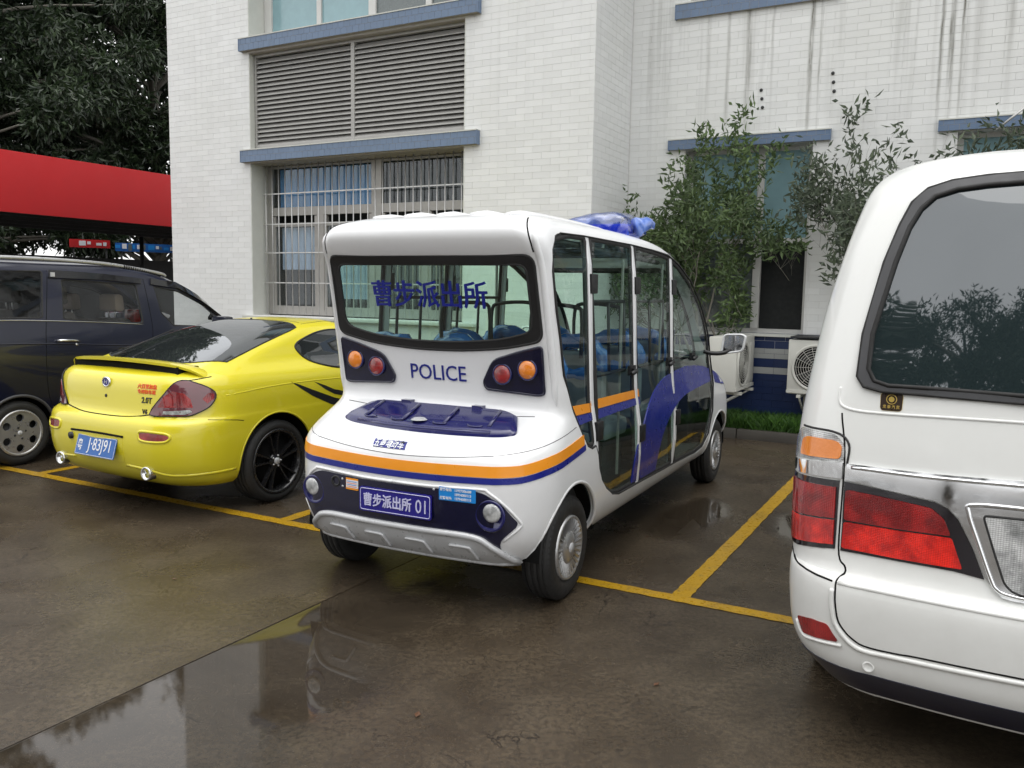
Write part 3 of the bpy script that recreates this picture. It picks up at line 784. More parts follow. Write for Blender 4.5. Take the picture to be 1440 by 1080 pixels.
# --- barred lower window
wy = -0.83
wf = MB()
def fbar(mb, x0, x1, z0, z1, y=wy, d=0.05): mb.box(x0, x1, y, y + d, z0, z1)
fbar(wf, -5.42, -5.33, 1.25, 3.43); fbar(wf, -3.47, -3.30, 1.25, 3.43); fbar(wf, -1.84, -1.77, 1.25, 3.43)
for x0, x1 in ((-5.33, -3.47), (-3.30, -1.84)):
    fbar(wf, x0, x1, 1.25, 1.33, wy + .002); fbar(wf, x0, x1, 3.40, 3.43, wy + .002); fbar(wf, x0, x1, 2.71, 2.83, wy + .002)
fbar(wf, -4.47, -4.34, 1.33, 2.71, wy + .004); fbar(wf, -2.62, -2.52, 1.33, 2.71, wy + .004)
for x0, x1 in ((-5.33, -4.47), (-4.34, -3.47), (-3.30, -2.62), (-2.52, -1.84)):
    fbar(wf, x0, x0 + .05, 1.33, 2.70, wy + .012); fbar(wf, x1 - .05, x1, 1.33, 2.70, wy + .012); fbar(wf, x0 + .05, x1 - .05, 2.55, 2.60, wy + .012); fbar(wf, x0 + .05, x1 - .05, 1.33, 1.38, wy + .012)
bw = wf.build('barred_window', M['alu'], bld)
for x0, x1, z0, z1 in ((-5.33, -3.47, 2.83, 3.40), (-3.30, -1.84, 2.83, 3.40), (-5.28, -4.52, 1.38, 2.55), (-4.29, -3.52, 1.38, 2.55), (-3.25, -2.67, 1.38, 2.55), (-2.47, -1.89, 1.38, 2.55)):
    box('pane', M['winglass'], (x0, x1, wy + .03, wy + .034, z0, z1), bw)
def curtain(x0, x1, z0, z1, m, y=wy + .09, par=None):
    n = int((x1 - x0) / 0.02); vs = []
    for i in range(n + 1):
        x = x0 + (x1 - x0) * i / n; yy = y + 0.02 * sin(i * 1.1 + sin(i * .37) * 2); vs += [(x, yy, z0), (x, yy, z1)]
    return link('curtain', mesh('curtain', vs, [(2 * i, 2 * i + 2, 2 * i + 3, 2 * i + 1) for i in range(n)], True), par, m)
curtain(-5.25, -3.50, 2.84, 3.39, M['curtain'], par=bw); curtain(-5.22, -4.45, 1.92, 2.54, M['palecurtain'], par=bw)
curtain(-4.28, -3.60, 1.5, 2.54, M['palecurtain'], par=bw)
mesh_bar = MB().tube([(0, 0, 1.26), (0, 0, 3.44)], 0.0085, 8).build('bar', M['bar'], bw); mesh_bar.location = (-5.36, wy - .10, 0)
nb = 29
for k in range(1, nb):
    o = mesh_bar.copy(); COL.objects.link(o); o.parent = bw; o.location = (-5.36 + k * (3.56 / (nb - 1)), wy - .10, 0)
for z in (1.72, 2.16, 2.58, 3.02):
    MB().box(-5.40, -1.78, wy - .106, wy - .094, z - .008, z + .008).build('crossbar', M['bar'], bw)
# --- upper wing window and the windows of the right wall
uw = MB(); 
for a in ((-5.42, -5.28), (-4.42, -4.34), (-3.50, -3.38), (-2.56, -2.47), (-1.84, -1.77)): fbar(uw, a[0], a[1], 5.2, 7.0, -0.85)
for a, b in ((-5.28, -4.42), (-4.34, -3.50), (-3.38, -2.56), (-2.47, -1.84)): fbar(uw, a, b, 5.2, 5.26, -0.848); fbar(uw, a, b, 6.93, 7.0, -0.848)
upw = uw.build('upper_window', M['whitealu'], bld)
for k, (a, b) in enumerate(((-5.28, -4.42), (-4.34, -3.50), (-3.38, -2.56), (-2.47, -1.84))):
    box('pane', M['tealfilm'] if k < 2 else M['greyfilm'], (a, b, -0.82, -0.815, 5.26, 6.93), upw)
def rwin(x0, x1, z0, z1, teal):
    y = 0.15; mb = MB(); xm = (x0 + x1) / 2 + 0.15; zm = z0 + 1.08
    fbar(mb, x0, x0 + .06, z0, z1, y); fbar(mb, x1 - .05, x1, z0, z1, y); fbar(mb, x0 + .06, x1 - .05, z1 - .05, z1, y + .002); fbar(mb, x0 + .06, x1 - .05, z0, z0 + .05, y + .002)
    fbar(mb, x0 + .06, x1 - .05, zm, zm + .06, y + .002); fbar(mb, xm - .045, xm + .045, z0 + .05, zm, y - .02, .06); fbar(mb, xm - .04, xm + .04, zm + .06, z1 - .05, y)
    w = mb.build('window', M['whitealu'], bld)
    box('pane', M['tealfilm'], (x0 + .06, xm - .04, y + .02, y + .025, zm + .06, z1 - .05), w); box('pane', M['tealfilm'], (xm + .04, x1 - .05, y + .02, y + .025, zm + .06, z1 - .05), w)
    box('pane', M['greyfilm'], (x0 + .06, xm - .045, y + .02, y + .025, z0 + .05, zm), w)
    box('pane', M['winglass'], (xm - .2, xm - .05, y + .03, y + .035, z0 + .05, zm), w)
for o_ in RW_OPEN: rwin(*o_, True)
# old fixing holes and scuffs left on the wall
for (x, z, n) in ((1.63, 4.05, 3), (2.42, 4.16, 3)):
    for k in range(n):
        MB().lathe([(0, -0.006), (0.017, -0.004), (0.02, 0)], 10, 'y', (x + .012 * k, -0.011, z - k * 0.1)).build('fixing_hole', M['steel'], bld)
MB().tube([(-0.004, -.016, 0.2), (-0.004, -.016, 8.9)], 0.006, 6).build('corner_joint', M['grout'], bld)

MB().tube([(4.06, -.25, 3.36), (4.36, -.25, 3.62)], .012, 8).build('awning_stay', M['bar'], bld)

# ------------------------------------------------------------ kerb, planting strip, grass
kb = empty('kerb', BO, BY); tag(kb, kind='structure')
x = 0.1; 
while x < 8.6:
    box('kerb_stone', M['kerb'], (x + .004, x + .786, -0.66, -0.54, -0.01, 0.115 + random.uniform(-.003, .003)), kb, bevel=0.012); x += 0.79
soil = box('planting_bed', M['soil'], (0.02, 8.6, -0.54, -0.012, -0.01, 0.095)); soil.location = BO; soil.rotation_euler.z = BY; tag(soil, kind='structure')
def blades(name, n, region, h0, h1, width, m, lean=0.35):
    x = rng.uniform(region[0], region[1], n); y = rng.uniform(region[2], region[3], n); z = np.full(n, region[4])
    a = rng.uniform(0, 2 * pi, n); h = rng.uniform(h0, h1, n); ln = rng.uniform(0, lean, n) * h; b = rng.uniform(0, 2 * pi, n)
    w = width * rng.uniform(.6, 1.2, n); V = np.zeros((n, 4, 3)); dx, dy = np.cos(a) * w, np.sin(a) * w
    V[:, 0] = np.stack([x - dx, y - dy, z], -1); V[:, 1] = np.stack([x + dx, y + dy, z], -1)
    mx, my = x + np.cos(b) * ln * .4, y + np.sin(b) * ln * .4
    V[:, 2] = np.stack([mx + dx * .8, my + dy * .8, z + h * .6], -1); V[:, 3] = np.stack([x + np.cos(b) * ln, y + np.sin(b) * ln, z + h], -1)
    F = np.concatenate([np.array([[0, 1, 2]]), np.array([[0, 2, 3]])])[None] + (np.arange(n) * 4)[:, None, None]
    return link(name, npmesh(name, V.reshape(-1, 3), F.reshape(-1, 3)), None, m)
gr = blades('grass', 26000, (0.05, 5.5, -0.60, -0.02, 0.08), 0.06, 0.22, 0.006, M['grassm'], 0.9); gr.location = BO; gr.rotation_euler.z = BY; tag(gr, 'bright green weedy grass along the foot of the blue tiled wall', 'grass', kind='stuff')

# ------------------------------------------------------------ leafy plants
def leaves(centres, normals, per, spread, L, W, droop=0.3):
    """whorls of folded leaves round each centre; returns V,F arrays (4 verts, 2 tris each)"""
    n = len(centres) * per; c = np.repeat(centres, per, 0); ax = np.repeat(normals, per, 0)
    d = rng.normal(size=(n, 3)); d = d / np.linalg.norm(d, axis=1, keepdims=True); d = d * 1.0 + ax * 0.7; d[:, 2] -= droop * rng.uniform(0, 1, n)
    d /= np.linalg.norm(d, axis=1, keepdims=True)
    s = np.cross(d, rng.normal(size=(n, 3))); s /= np.linalg.norm(s, axis=1, keepdims=True); nn = np.cross(s, d)
    p = c + rng.normal(size=(n, 3)) * spread; l = L * rng.uniform(.55, 1.15, n)[:, None]; w = W * rng.uniform(.7, 1.2, n)[:, None]
    V = np.stack([p, p + d * l * .45 + s * w + nn * w * .35, p + d * l - nn * l * .12, p + d * l * .45 - s * w + nn * w * .35], 1).reshape(-1, 3)
    b = (np.arange(n) * 4)[:, None, None]; F = (np.array([[0, 1, 2], [0, 2, 3]])[None] + b).reshape(-1, 3)
    return V, F

def branches(p, d, L, r, depth, out, tips, spread=0.6, n=3, up=0.15, seg=4):
    pts = [p]; rs = [r]
    for i in range(seg):
        d = (d + Vector((random.gauss(0, .13), random.gauss(0, .13), random.gauss(0, .08) + up * .25))).normalized()
        p = p + d * (L / seg); pts.append(p); rs.append(r * (1 - .5 * (i + 1) / seg))
        if depth <= 1: tips.append((p, d))
    out.append((pts, rs))
    if depth > 0:
        for k in range(n):
            a = random.uniform(0, 2 * pi); q = d.orthogonal().normalized(); q.rotate(Matrix.Rotation(a, 3, d))
            nd = (d + q * random.uniform(.6, 1.2) * spread * 1.3).normalized(); i = random.randint(max(1, seg - 2), seg)
            branches(pts[i], nd, L * random.uniform(.6, .85), rs[i] * .75, depth - 1, out, tips, spread, n, up, seg)

def plant(name, loc, label, cat, stems, leafm, per, L, W, spread, group=None, depth=3, n=3, rz=0, up=0.15, fan=0.6, sq=(1, 1, 1), keep=None):
    root = empty(name, loc, rz); tag(root, label, cat, group); br = []; tips = []
    for (o, d, ln, r) in stems: branches(Vector(o), Vector(d).normalized(), ln, r, depth, br, tips, fan, n, up)
    if keep: br = [b for b in br if (b[1][0] > .016 and b[0][-1].z < 2.4 and -1.0 < b[0][-1].x < .45) or keep(b[0][-1])]; tips = [q for q in tips if keep(q[0])]
    mb = MB()
    for pts, rs in br: mb.tube(pts, rs, 5 if rs[0] < .03 else 8)
    t = mb.build('trunk', M['bark'], root, fixn=False)
    C = np.array([tuple(p) for p, _ in tips]); D = np.array([tuple(d) for _, d in tips])
    V, F = leaves(C, D, per, spread, L, W)
    c = link('crown', npmesh('crown', V, F), root, leafm)
    for o in (t, c): o.scale = sq
    return root
def BW(x, y, z=0): return tuple(Matrix.Rotation(BY, 3, 'Z') @ Vector((x, y, z)) + Vector(BO))
random.seed(21)
plant('osmanthus_tree', BW(1.15, -0.42, .05), 'dense green osmanthus tree in front of the ground floor window', 'tree',
      [((0, 0, 0), (-.12, 0, 1), 1.45, .035), ((.06, 0, 0), (.25, -.05, 1), 1.35, .03), ((-.05, .02, 0), (-.4, .02, 1), 1.2, .026), ((.1, 0, 0), (.5, .0, 1), 1.1, .024)], M['leafshrub'], 10, .12, .018, .06,
      'trees planted along the wall', depth=4, n=3, up=.22, rz=BY, fan=.5, sq=(1.02, .42, .98), keep=lambda p: not (p.x > .42 and p.z < 2.15) and p.z > 1.25 and not (p.x > 1.15))
random.seed(5)
plant('osmanthus_tree', BW(3.62, -0.42, .05), 'sparser grey green osmanthus tree between the window and the white van', 'tree',
      [((0, 0, 0), (-.05, 0, 1), 1.5, .032), ((.06, 0, 0), (.35, -.05, 1), 1.35, .026), ((-.05, .02, 0), (-.38, .02, 1), 1.15, .026)], M['leafshrub2'], 4, .12, .018, .055,
      'trees planted along the wall', depth=4, n=3, up=.22, rz=BY, fan=.52, sq=(1.0, .42, 1.06), keep=lambda p: not (p.x < -1.0 and p.z < 2.3) and p.x > -1.45 and p.z > .8)
random.seed(11)

# ------------------------------------------------------------ air conditioners on brackets
def ac_unit(loc, rz, label):
    r = empty('air_conditioner', loc, rz); tag(r, label, 'air conditioner', 'outdoor units on the wall')
    # front faces -y; width 0.84, depth 0.32, height 0.62
    MB().box(-.42, .42, -.16, .16, 0, .62).build('casing', M['ac'], r, bevel=.018)
    MB().box(-.42, .42, -.17, -.158, .015, .05).build('base_lip', M['ac'], r)
    MB().lathe([(.235, -.168), (.25, -.176), (.262, -.176), (.268, -.16)], 36, 'y', (-.11, 0, .31)).build('fan_ring', M['ac'], r)
    MB().lathe([(0, -.1615), (.236, -.1615)], 36, 'y', (-.11, 0, .31), smooth=False).build('fan_recess', M['liner'], r)
    g = MB()
    for k in range(1, 9): g.tube([(-.11 + .027 * k * cos(a), -.175, .31 + .027 * k * sin(a)) for a in np.linspace(0, 2 * pi, 28, endpoint=False)], .0026, 4, closed=True)
    for k in range(14): a = k * pi / 7; g.tube([(-.11 + .03 * cos(a), -.172, .31 + .03 * sin(a)), (-.11 + .25 * cos(a), -.172, .31 + .25 * sin(a))], .0022, 4)
    g.build('fan_guard', M['ac'], r)
    b = MB()
    for k in range(4): a = k * pi / 2 + .3; b.prism([(-.11 + .04 * cos(a), .31 + .04 * sin(a)), (-.11 + .21 * cos(a + .1), .31 + .21 * sin(a + .1)), (-.11 + .2 * cos(a + .75), .31 + .2 * sin(a + .75)), (-.11 + .05 * cos(a + .8), .31 + .05 * sin(a + .8))], -.164, -.1625)
    b.build('fan_blades', M['steel'], r)
    MB().box(.2, .39, -.166, -.158, .08, .54).build('side_panel', M['ac'], r, bevel=.004)
    for sx in (-.28, .28):
        MB().box(sx - .02, sx + .02, -.2, .3, -.035, -.004).box(sx - .02, sx + .02, .27, .3, -.33, -.035).tube([(sx, -.15, -.03), (sx, .28, -.3)], .012, 6).build('bracket', M['ac'], r)
        MB().box(sx - .03, sx + .03, -.12, .12, -.004, .0).build('foot', M['ac'], r)
    MB().tube(crom([(.40, .05, .1), (.47, .08, .08), (.48, .18, -.1), (.46, .28, -.25), (.44, .29, -.5)], 5), .016, 8).build('pipe', M['steel'], r)
    MB().lathe([(0, 0), (.03, 0), (.03, .04), (0, .04)], 12, 'x', (.42, .04, .1)).build('valve', M['ac'], r)
    return r
ac_unit(BW(2.60, -.32, .545), BY, 'beige air conditioner with round fan grille half hidden by the white van')
ac_unit(BW(1.56, -.54, .565), BY + R(90), 'beige air conditioner seen end on behind the small bus mirror')
dk = box('ledge_slab', M['steel'], (2.2, 3.05, -.5, -.01, 1.185, 1.2)); dk.location = BO; dk.rotation_euler.z = BY; tag(dk, 'thin dark slab over the fan grille unit by the van', 'canopy')

# ------------------------------------------------------------ carport with the red fascia, things seen under it, trees
CP = empty('carport', (-9.68, 16.58, 0), LOT); tag(CP, 'long dark carport with a deep red fascia at the left', 'carport')
box('fascia', M['redmetal'], (-6.5, 24, -.03, .03, 3.0, 4.17), CP, bevel=.01)
box('roof', M['steel'], (-6.5, 24, .031, 6.2, 3.37, 3.43), CP)
for k in range(15): box('rafter', M['steel'], (-6.2 + k * 2.0, -6.12 + k * 2.0, .04, 6.1, 3.2, 3.365), CP)
for k in range(5): box('purlin', M['steel'], (-6.4, 23.9, .5 + k * 1.2, .56 + k * 1.2, 3.08, 3.195), CP)
for k in range(5):
    MB().tube([(-5 + k * 6.0, 5.4, 0), (-5 + k * 6.0, 5.4, 3.07)], .06, 12).build('post', M['steel'], CP)
bwll = box('added_back_wall', M['steel'], (-6.5, 24.2, 6.25, 6.4, -.1, 2.42)); bwll.location = CP.location; bwll.rotation_euler.z = LOT; tag(bwll, 'low dark wall added behind the carport to darken the view under it', 'wall')  # near-black wall added so the view under the roof stays dark
bk = box('added_end_wall', M['steel'], (24.3, 24.5, .2, 6.1, -.1, 2.8)); bk.location = CP.location; bk.rotation_euler.z = LOT; tag(bk, 'dark end wall added to darken the far end of the carport', 'wall')  # added likewise, closes the bright gap at the far end
def banner(name, x, y0, y1, z0, z1, base, cols, label, rz=0):
    r = empty(name, (x[0], x[1], 0), R(118)); tag(r, label, 'sign')
    w = (y1 - y0) / 2; MB().box(-.02, .02, -w, w, z0, z1).build('board', base, r)
    random.seed(3); k = 0; y = -w + .1
    while y < w - .1:
        d = random.uniform(.08, .3); MB().box(-.03, -.021, y, min(w, y + d * .7), z0 + (z1 - z0) * random.uniform(.1, .4), z0 + (z1 - z0) * random.uniform(.6, .95)).build('panel', cols[k % len(cols)], r); y += d; k += 1
    for s in (-1, 1): MB().tube([(.05, s * w * .8, 0), (.05, s * w * .8, z1)], .03, 8).build('post', M['steel'], r)
banner('signboard', (-12.75, 25.6), -.55, .55, 2.74, 2.98, M['redmetal'], [M['white'], M['white'], M['redmetal']], 'small white and red board glimpsed under the carport roof')
banner('signboard', (-11.75, 27.2), -.9, .9, 2.70, 2.96, M['plateblue'], [M['white'], M['skyblue'], M['greyfilm']], 'blue and white board glimpsed beside the building corner')

def big_tree(name, loc, label, H, Rr, trunk_h, nb, seed, nleaf, L=.28, W=.04, group='large trees behind the carport', leafm='leafdark'):
    """trunk, limbs and a crown of leaf clumps on many lobes"""
    random.seed(seed); g = np.random.default_rng(seed); root = empty(name, loc); tag(root, label, 'tree', group)
    mb = MB(); base_r = .26; mb.tube([(0, 0, -.05), (.05, 0, trunk_h * .5), (0, .05, trunk_h), (.1, .1, H * .75)], [base_r, base_r * .8, base_r * .65, .05], 10)
    cs = []
    for k in range(nb):
        a = random.uniform(0, 2 * pi); zc = random.uniform(trunk_h + .2, H - .8); prof = max(.25, math.sqrt(max(0.05, 1 - ((zc - (trunk_h + (H - trunk_h) * .42)) / ((H - trunk_h) * .62)) ** 2)))
        rr_ = Rr * prof * random.uniform(.35, 1.0); c = Vector((cos(a) * rr_, sin(a) * rr_, zc)); cs.append((c, random.uniform(.55, 1.15)))
        z0 = max(trunk_h * .8, zc - 1.5); mid = Vector((c.x * .45, c.y * .45, (z0 + zc) / 2 + .3)); mb.tube(crom([(0, 0, z0), tuple(mid), tuple(c)], 3), [.1, .09, .07, .06, .04, .03, .015], 6)
    mb.build('trunk', M['bark'], root, fixn=False)
    per = nleaf // nb; C = []; N = []
    for c, r_ in cs:
        m = per // 5; d = g.normal(size=(m, 3)); d /= np.linalg.norm(d, axis=1, keepdims=True); rad = r_ * g.uniform(.45, 1.0, m)[:, None]
        C.append(np.array(tuple(c)) + d * rad * [1, 1, .75]); N.append(d * .8 + [0, 0, -.3])
    C = np.concatenate(C); N = np.concatenate(N); V, F = leaves(C, N, 5, .09, L, W, .7)
    link('crown', npmesh('crown', V, F), root, M[leafm]); return root
big_tree('mango_tree', (-18.2, 26.6, 0), 'tall dark mango tree behind the red fascia at the far left', 14.6, 6.6, 2.8, 150, 1, 90000, .30, .048)
big_tree('mango_tree', (-13.4, 32.0, 0), 'dark mango tree behind the red fascia beside the building corner', 14.4, 5.2, 2.6, 130, 2, 78000, .32, .052)
big_tree('mango_tree', (-24.0, 36.0, 0), 'dark mango tree standing furthest back behind the carport', 14.5, 6.2, 2.4, 90, 3, 42000, .34, .055)
# trees behind the photographer, seen only as reflections in the glass
big_tree('mango_tree', (-4.2, -10.5, 0), 'broad tree behind the camera reflected in the van rear window', 10.8, 4.2, 1.8, 70, 4, 30000, group='trees behind the camera')
big_tree('mango_tree', (-10.5, -4.5, 0), 'broad tree behind the camera further left than the other', 9.5, 4.2, 1.8, 60, 5, 26000, group='trees behind the camera')
big_tree('mango_tree', (-7.6, -8.2, 0), 'broad tree behind the camera between the two others', 9.8, 4.0, 1.6, 60, 6, 26000, group='trees behind the camera')
# a few fallen leaves on the wet concrete
fl = mesh('fallen_leaf', [(0, 0, .006), (.016, .011, .010), (.042, .002, .007), (.018, -.012, .009)], [(0, 1, 2), (0, 2, 3)]); fl.materials.append(M['deadleaf'])
random.seed(8)
for x, y, lb in ((-.35, 3.1, 'small brown fallen leaf on wet concrete in front of the shuttle bus number plate'), (.62, 3.4, 'small brown fallen leaf on the concrete right of the shuttle bus rear wheel'),
                 (-1.9, 4.6, 'small brown fallen leaf behind the coupe, left of the slab joint'), (-.1, 2.6, 'small brown fallen leaf nearest the camera at the bottom of the photo'), (.95, 5.6, 'small brown fallen leaf in the empty strip between shuttle bus and van')):
    o = bpy.data.objects.new('fallen_leaf', fl); COL.objects.link(o); o.location = (x, y, 0); o.rotation_euler.z = random.uniform(0, 6); s = random.uniform(.6, 1.1); o.scale = (s, s, s)
    tag(o, lb, 'leaf', 'fallen leaves on the wet concrete')
# ------------------------------------------------------------ wheels
def wheel(parent, x, y, z, r, w, rr, style, left):
    """outer face on the -y side; turned round for the left side"""
    hub = MB().lathe([(0, .05), (rr * .75, .05), (rr * .75, .07), (rr * .97, .07), (rr * .97, w - .02), (rr * .6, w - .02), (0, w - .03)], 32)
    o = hub.build('wheel', M['liner'] if style != 'alloy' else M['steel'], parent); o.location = (x, y, z)
    if left: o.rotation_euler.z = pi
    pr = [(rr - .004, .022), (rr + .006, .006), (rr + .02, 0.0), ((r + rr) / 2, -.006), (r - .022, .004), (r - .006, .016), (r, .03)]
    g = w / 5
    for k in range(1, 5): h = g * k; pr += [(r, h - .004), (r - .008, h - .003), (r - .008, h + .003), (r, h + .004)]
    pr += [(r, w - .03), (r - .006, w - .016), (r - .02, w - .004), ((r + rr) / 2, w + .004), (rr, w - .01)]
    t = MB().lathe(pr, 56)
    for k in range(56):     # shoulder tread blocks
        a = 2 * pi * k / 56; t.add([(cos(a + d) * q, h, sin(a + d) * q) for d in (0, .06) for q, h in ((r - .02, .003), (r + .001, .03), (r - .004, .033))], [(0, 1, 4, 3), (1, 2, 5, 4)])
    t.build('tyre', M['tyre'], o, fixn=False)
    if style == 'cap':
        m = MB().lathe([(rr + .004, .010), (rr + .001, -.004), (rr - .01, -.006), (rr - .018, .004), (.098, .016), (.085, .004), (.05, -.008), (.02, -.012), (0, -.012)], 60)
        for k in range(30):
            a = 2 * pi * k / 30; b = a + .085; q0, q1 = .088, rr - .014
            m.add([(q0 * cos(a), .008, q0 * sin(a)), (q1 * cos(a), -.001, q1 * sin(a)), (q1 * cos(b), -.006, q1 * sin(b)), (q0 * cos(b), .000, q0 * sin(b)),
                   (q0 * cos(b), .016, q0 * sin(b)), (q1 * cos(b), .012, q1 * sin(b))], [(0, 1, 2, 3), (3, 2, 5, 4)])
        m.build('rim', M['alloy'], o, fixn=False)
        MB().lathe([(.03, -.009), (.028, -.016), (0, -.017)], 24).build('centre_cap', M['silver'], o)
    elif style == 'spokes':
        m = MB().lathe([(rr + .008, .012), (rr + .010, -.003), (rr - .002, -.004), (rr - .014, .004), (rr - .022, .05), (rr - .024, .08)], 64)
        m.lathe([(0, .018), (.045, .018), (.06, .03), (.062, .06)], 32)
        for k in range(10):
            a = 2 * pi * (k // 2) / 5 + (0.2 if k % 2 else -0.2) + .45; c_ = (.05 * cos(a * 1.0), .05 * sin(a)); e = (cos(a) * (rr - .012), sin(a) * (rr - .012)); tx, tz = -sin(a), cos(a)
            vs = []
            for q, (px, pz), wd, y0, y1 in ((0, c_, .014, .016, .05), (1, ((c_[0] + e[0]) / 2, (c_[1] + e[1]) / 2), .010, .014, .045), (2, e, .012, .004, .04)):
                vs += [(px - tx * wd, y1, pz - tz * wd), (px - tx * wd * .6, y0, pz - tz * wd * .6), (px + tx * wd * .6, y0, pz + tz * wd * .6), (px + tx * wd, y1, pz + tz * wd)]
            m.add(vs, [(j * 4 + i, j * 4 + i + 1, j * 4 + i + 5, j * 4 + i + 4) for j in range(2) for i in range(3)])
        m.build('rim', M['blackrim'], o)
        MB().lathe([(.026, .02), (.026, .008), (.022, .004), (0, .003)], 24).build('centre_cap', M['silver'], o)
        lg = MB()
        for k in range(5): a = 2 * pi * k / 5; lg.lathe([(0, .008), (.007, .009), (.008, .02)], 8, 'y', (.042 * cos(a), 0, .042 * sin(a)))
        lg.build('wheel_nuts', M['alloy'], o)
        MB().lathe([(.0, .085), (.15, .085), (.15, .097)], 40).build('brake_disc', M['steel'], o)
    elif style == 'alloy':
        n_ = 60; m = MB().prism([((rr - .012) * cos(2 * pi * k / n_), (rr - .012) * sin(2 * pi * k / n_)) for k in range(n_)], .002, .022).build('rim', M['alloy'], o)
        MB().lathe([(rr - .02, .004), (rr - .012, -.006), (rr + .004, -.006), (rr + .008, .012)], 60).build('rim_lip', M['alloy'], o, fixn=False)
        cs = []
        for k in range(6):
            a = 2 * pi * k / 6 + .5; pts = [(cos(a) * .138 + .036 * cos(b), sin(a) * .138 + .036 * sin(b)) for b in np.linspace(0, 2 * pi, 16, endpoint=False)]
            cs.append(MB().prism(pts, -.05, .08))
        cut(m, cs)
        for k in range(4):
            a = pi / 2 * k + .3; MB().lathe([(0, -.004), (.009, -.003), (.012, .008)], 10, 'y', (.052 * cos(a), 0, .052 * sin(a))).build('wheel_nut', M['steel'], o)
        MB().lathe([(.024, .006), (.022, -.002), (0, -.003)], 20).build('centre_cap', M['silver'], o)
    return o

def housing(parent, x, z, r, y_in, y_out):
    """dark cup above a wheel, open outwards"""
    s = 1 if y_out > 0 else -1
    m = MB().lathe([(r, y_out * 1.0), (r, y_in), (0, y_in)], 40, 'y', (x, 0, z), .02, pi - .02); return m.build('wheel_housing', M['liner'], parent, fixn=False)

def cyl(x, z, r, y0, y1, n=56): return MB().prism([(x + r * cos(2 * pi * k / n), z + r * sin(2 * pi * k / n)) for k in range(n)], y0, y1)

# ------------------------------------------------------------ police shuttle bus (x forward from the rear axle, y left, z up)
yaw = R(63.18)
axle = Vector((0.316, 4.401, 0)) + Matrix.Rotation(yaw, 3, 'Z') @ Vector((0, .748, 0))
BUS = empty('shuttle_bus', tuple(axle), yaw)
tag(BUS, 'white electric police shuttle bus with orange and blue stripes and its rear towards the camera', 'shuttle bus')
#        z     xr     xf    w    axr  ayr  axf  ayf  bowr bowf
BL = [(0.27, -.40, 3.72, .66, .22, .20, .30, .30, .06, .10),
      (0.31, -.47, 3.80, .72, .30, .24, .34, .34, .07, .10),
      (0.42, -.535, 3.88, .765, .34, .26, .36, .36, .08, .10),
      (0.60, -.555, 3.92, .778, .36, .28, .38, .38, .08, .10),
      (0.76, -.555, 3.88, .776, .36, .28, .38, .38, .08, .10),
      (0.83, -.535, 3.84, .772, .35, .28, .38, .38, .08, .10),
      (0.875, -.48, 3.78, .766, .33, .27, .38, .38, .08, .12),
      (0.93, -.36, 3.68, .756, .28, .24, .38, .38, .07, .14),
      (0.985, -.21, 3.55, .745, .20, .18, .36, .38, .05, .16),
      (1.03, -.125, 3.40, .738, .13, .12, .32, .36, .03, .16),
      (1.12, -.115, 3.24, .732, .10, .10, .26, .34, .015, .14),
      (1.25, -.135, 3.145, .726, .10, .09, .22, .32, .015, .12),
      (1.42, -.175, 3.00, .720, .10, .09, .20, .30, .015, .11),
      (1.60, -.215, 2.80, .713, .10, .085, .20, .28, .015, .10),
      (1.78, -.262, 2.54, .704, .10, .085, .20, .28, .015, .10),
      (1.86, -.315, 2.38, .698, .12, .10, .24, .28, .02, .10),
      (1.93, -.345, 2.16, .690, .15, .13, .28, .28, .02, .10),
      (1.985, -.325, 1.90, .668, .18, .16, .30, .28, .02, .10),
      (2.02, -.26, 1.55, .625, .22, .20, .34, .28, .02, .08),
      (2.045, -.16, 1.15, .54, .26, .22, .36, .26, .02, .06),
      (2.06, -.02, .85, .38, .28, .20, .36, .22, .02, .04)]
body, BB = shell('body', BL, M['bus_white'], BUS, 0.028, ns=22)
OPEN = [(-.13, 1.93), (-.175, 1.86), (-.175, 1.756), (-.135, 1.548), (-.095, 1.405), (-.055, 1.223), (.035, 1.044), (.125, .888), (.185, .815), (.25, .79), (.31, .795), (.345, .74), (.36, .66), (.41, .585), (.49, .515), (.61, .455), (.74, .432),
        (1.2, .425), (1.935, .405), (2.6, .375), (2.80, .395), (2.95, .49), (3.04, .68), (3.085, .90), (3.06, 1.109), (3.0, 1.30), (2.87, 1.455), (2.70, 1.60), (2.434, 1.755), (2.108, 1.872), (1.853, 1.925), (1.5, 1.945), (1.087, 1.958), (.279, 1.962), (-.05, 1.955)]
RG = rnd([(.632, 1.83), (.645, 1.40), (.43, 1.352), (.15, 1.328), (-.15, 1.328), (-.43, 1.352), (-.645, 1.40), (-.632, 1.83)], [.05, .05, .15, .2, .2, .15, .05, .05], 5)
WS = rnd([(-.56, 1.85), (-.60, 1.08), (.60, 1.08), (.56, 1.85)], .1, 5)
wz, wr = .283, .283
arches = [cyl(.02, .285, .357, -1, -.42), cyl(.02, .285, .357, .42, 1), cyl(3.31, .285, .362, -1, -.42), cyl(3.31, .285, .362, .42, 1)]
rgp = MB().prism(inset(RG, .028), -1.2, .25, 'x'); wsp = MB().prism(WS, 2.0, 4.6, 'x')
cut(body, [MB().prism(OPEN, -1.2, 1.2), rgp, wsp] + arches)
pr_rear, pr_r, pr_l = projector(BB, 'rear'), projector(BB, 'side-'), projector(BB, 'side+')
pr_w = projector(BB, 'wrap', 0.9); pr_f = projector(BB, 'front'); pr_t = projector(BB, 'top')
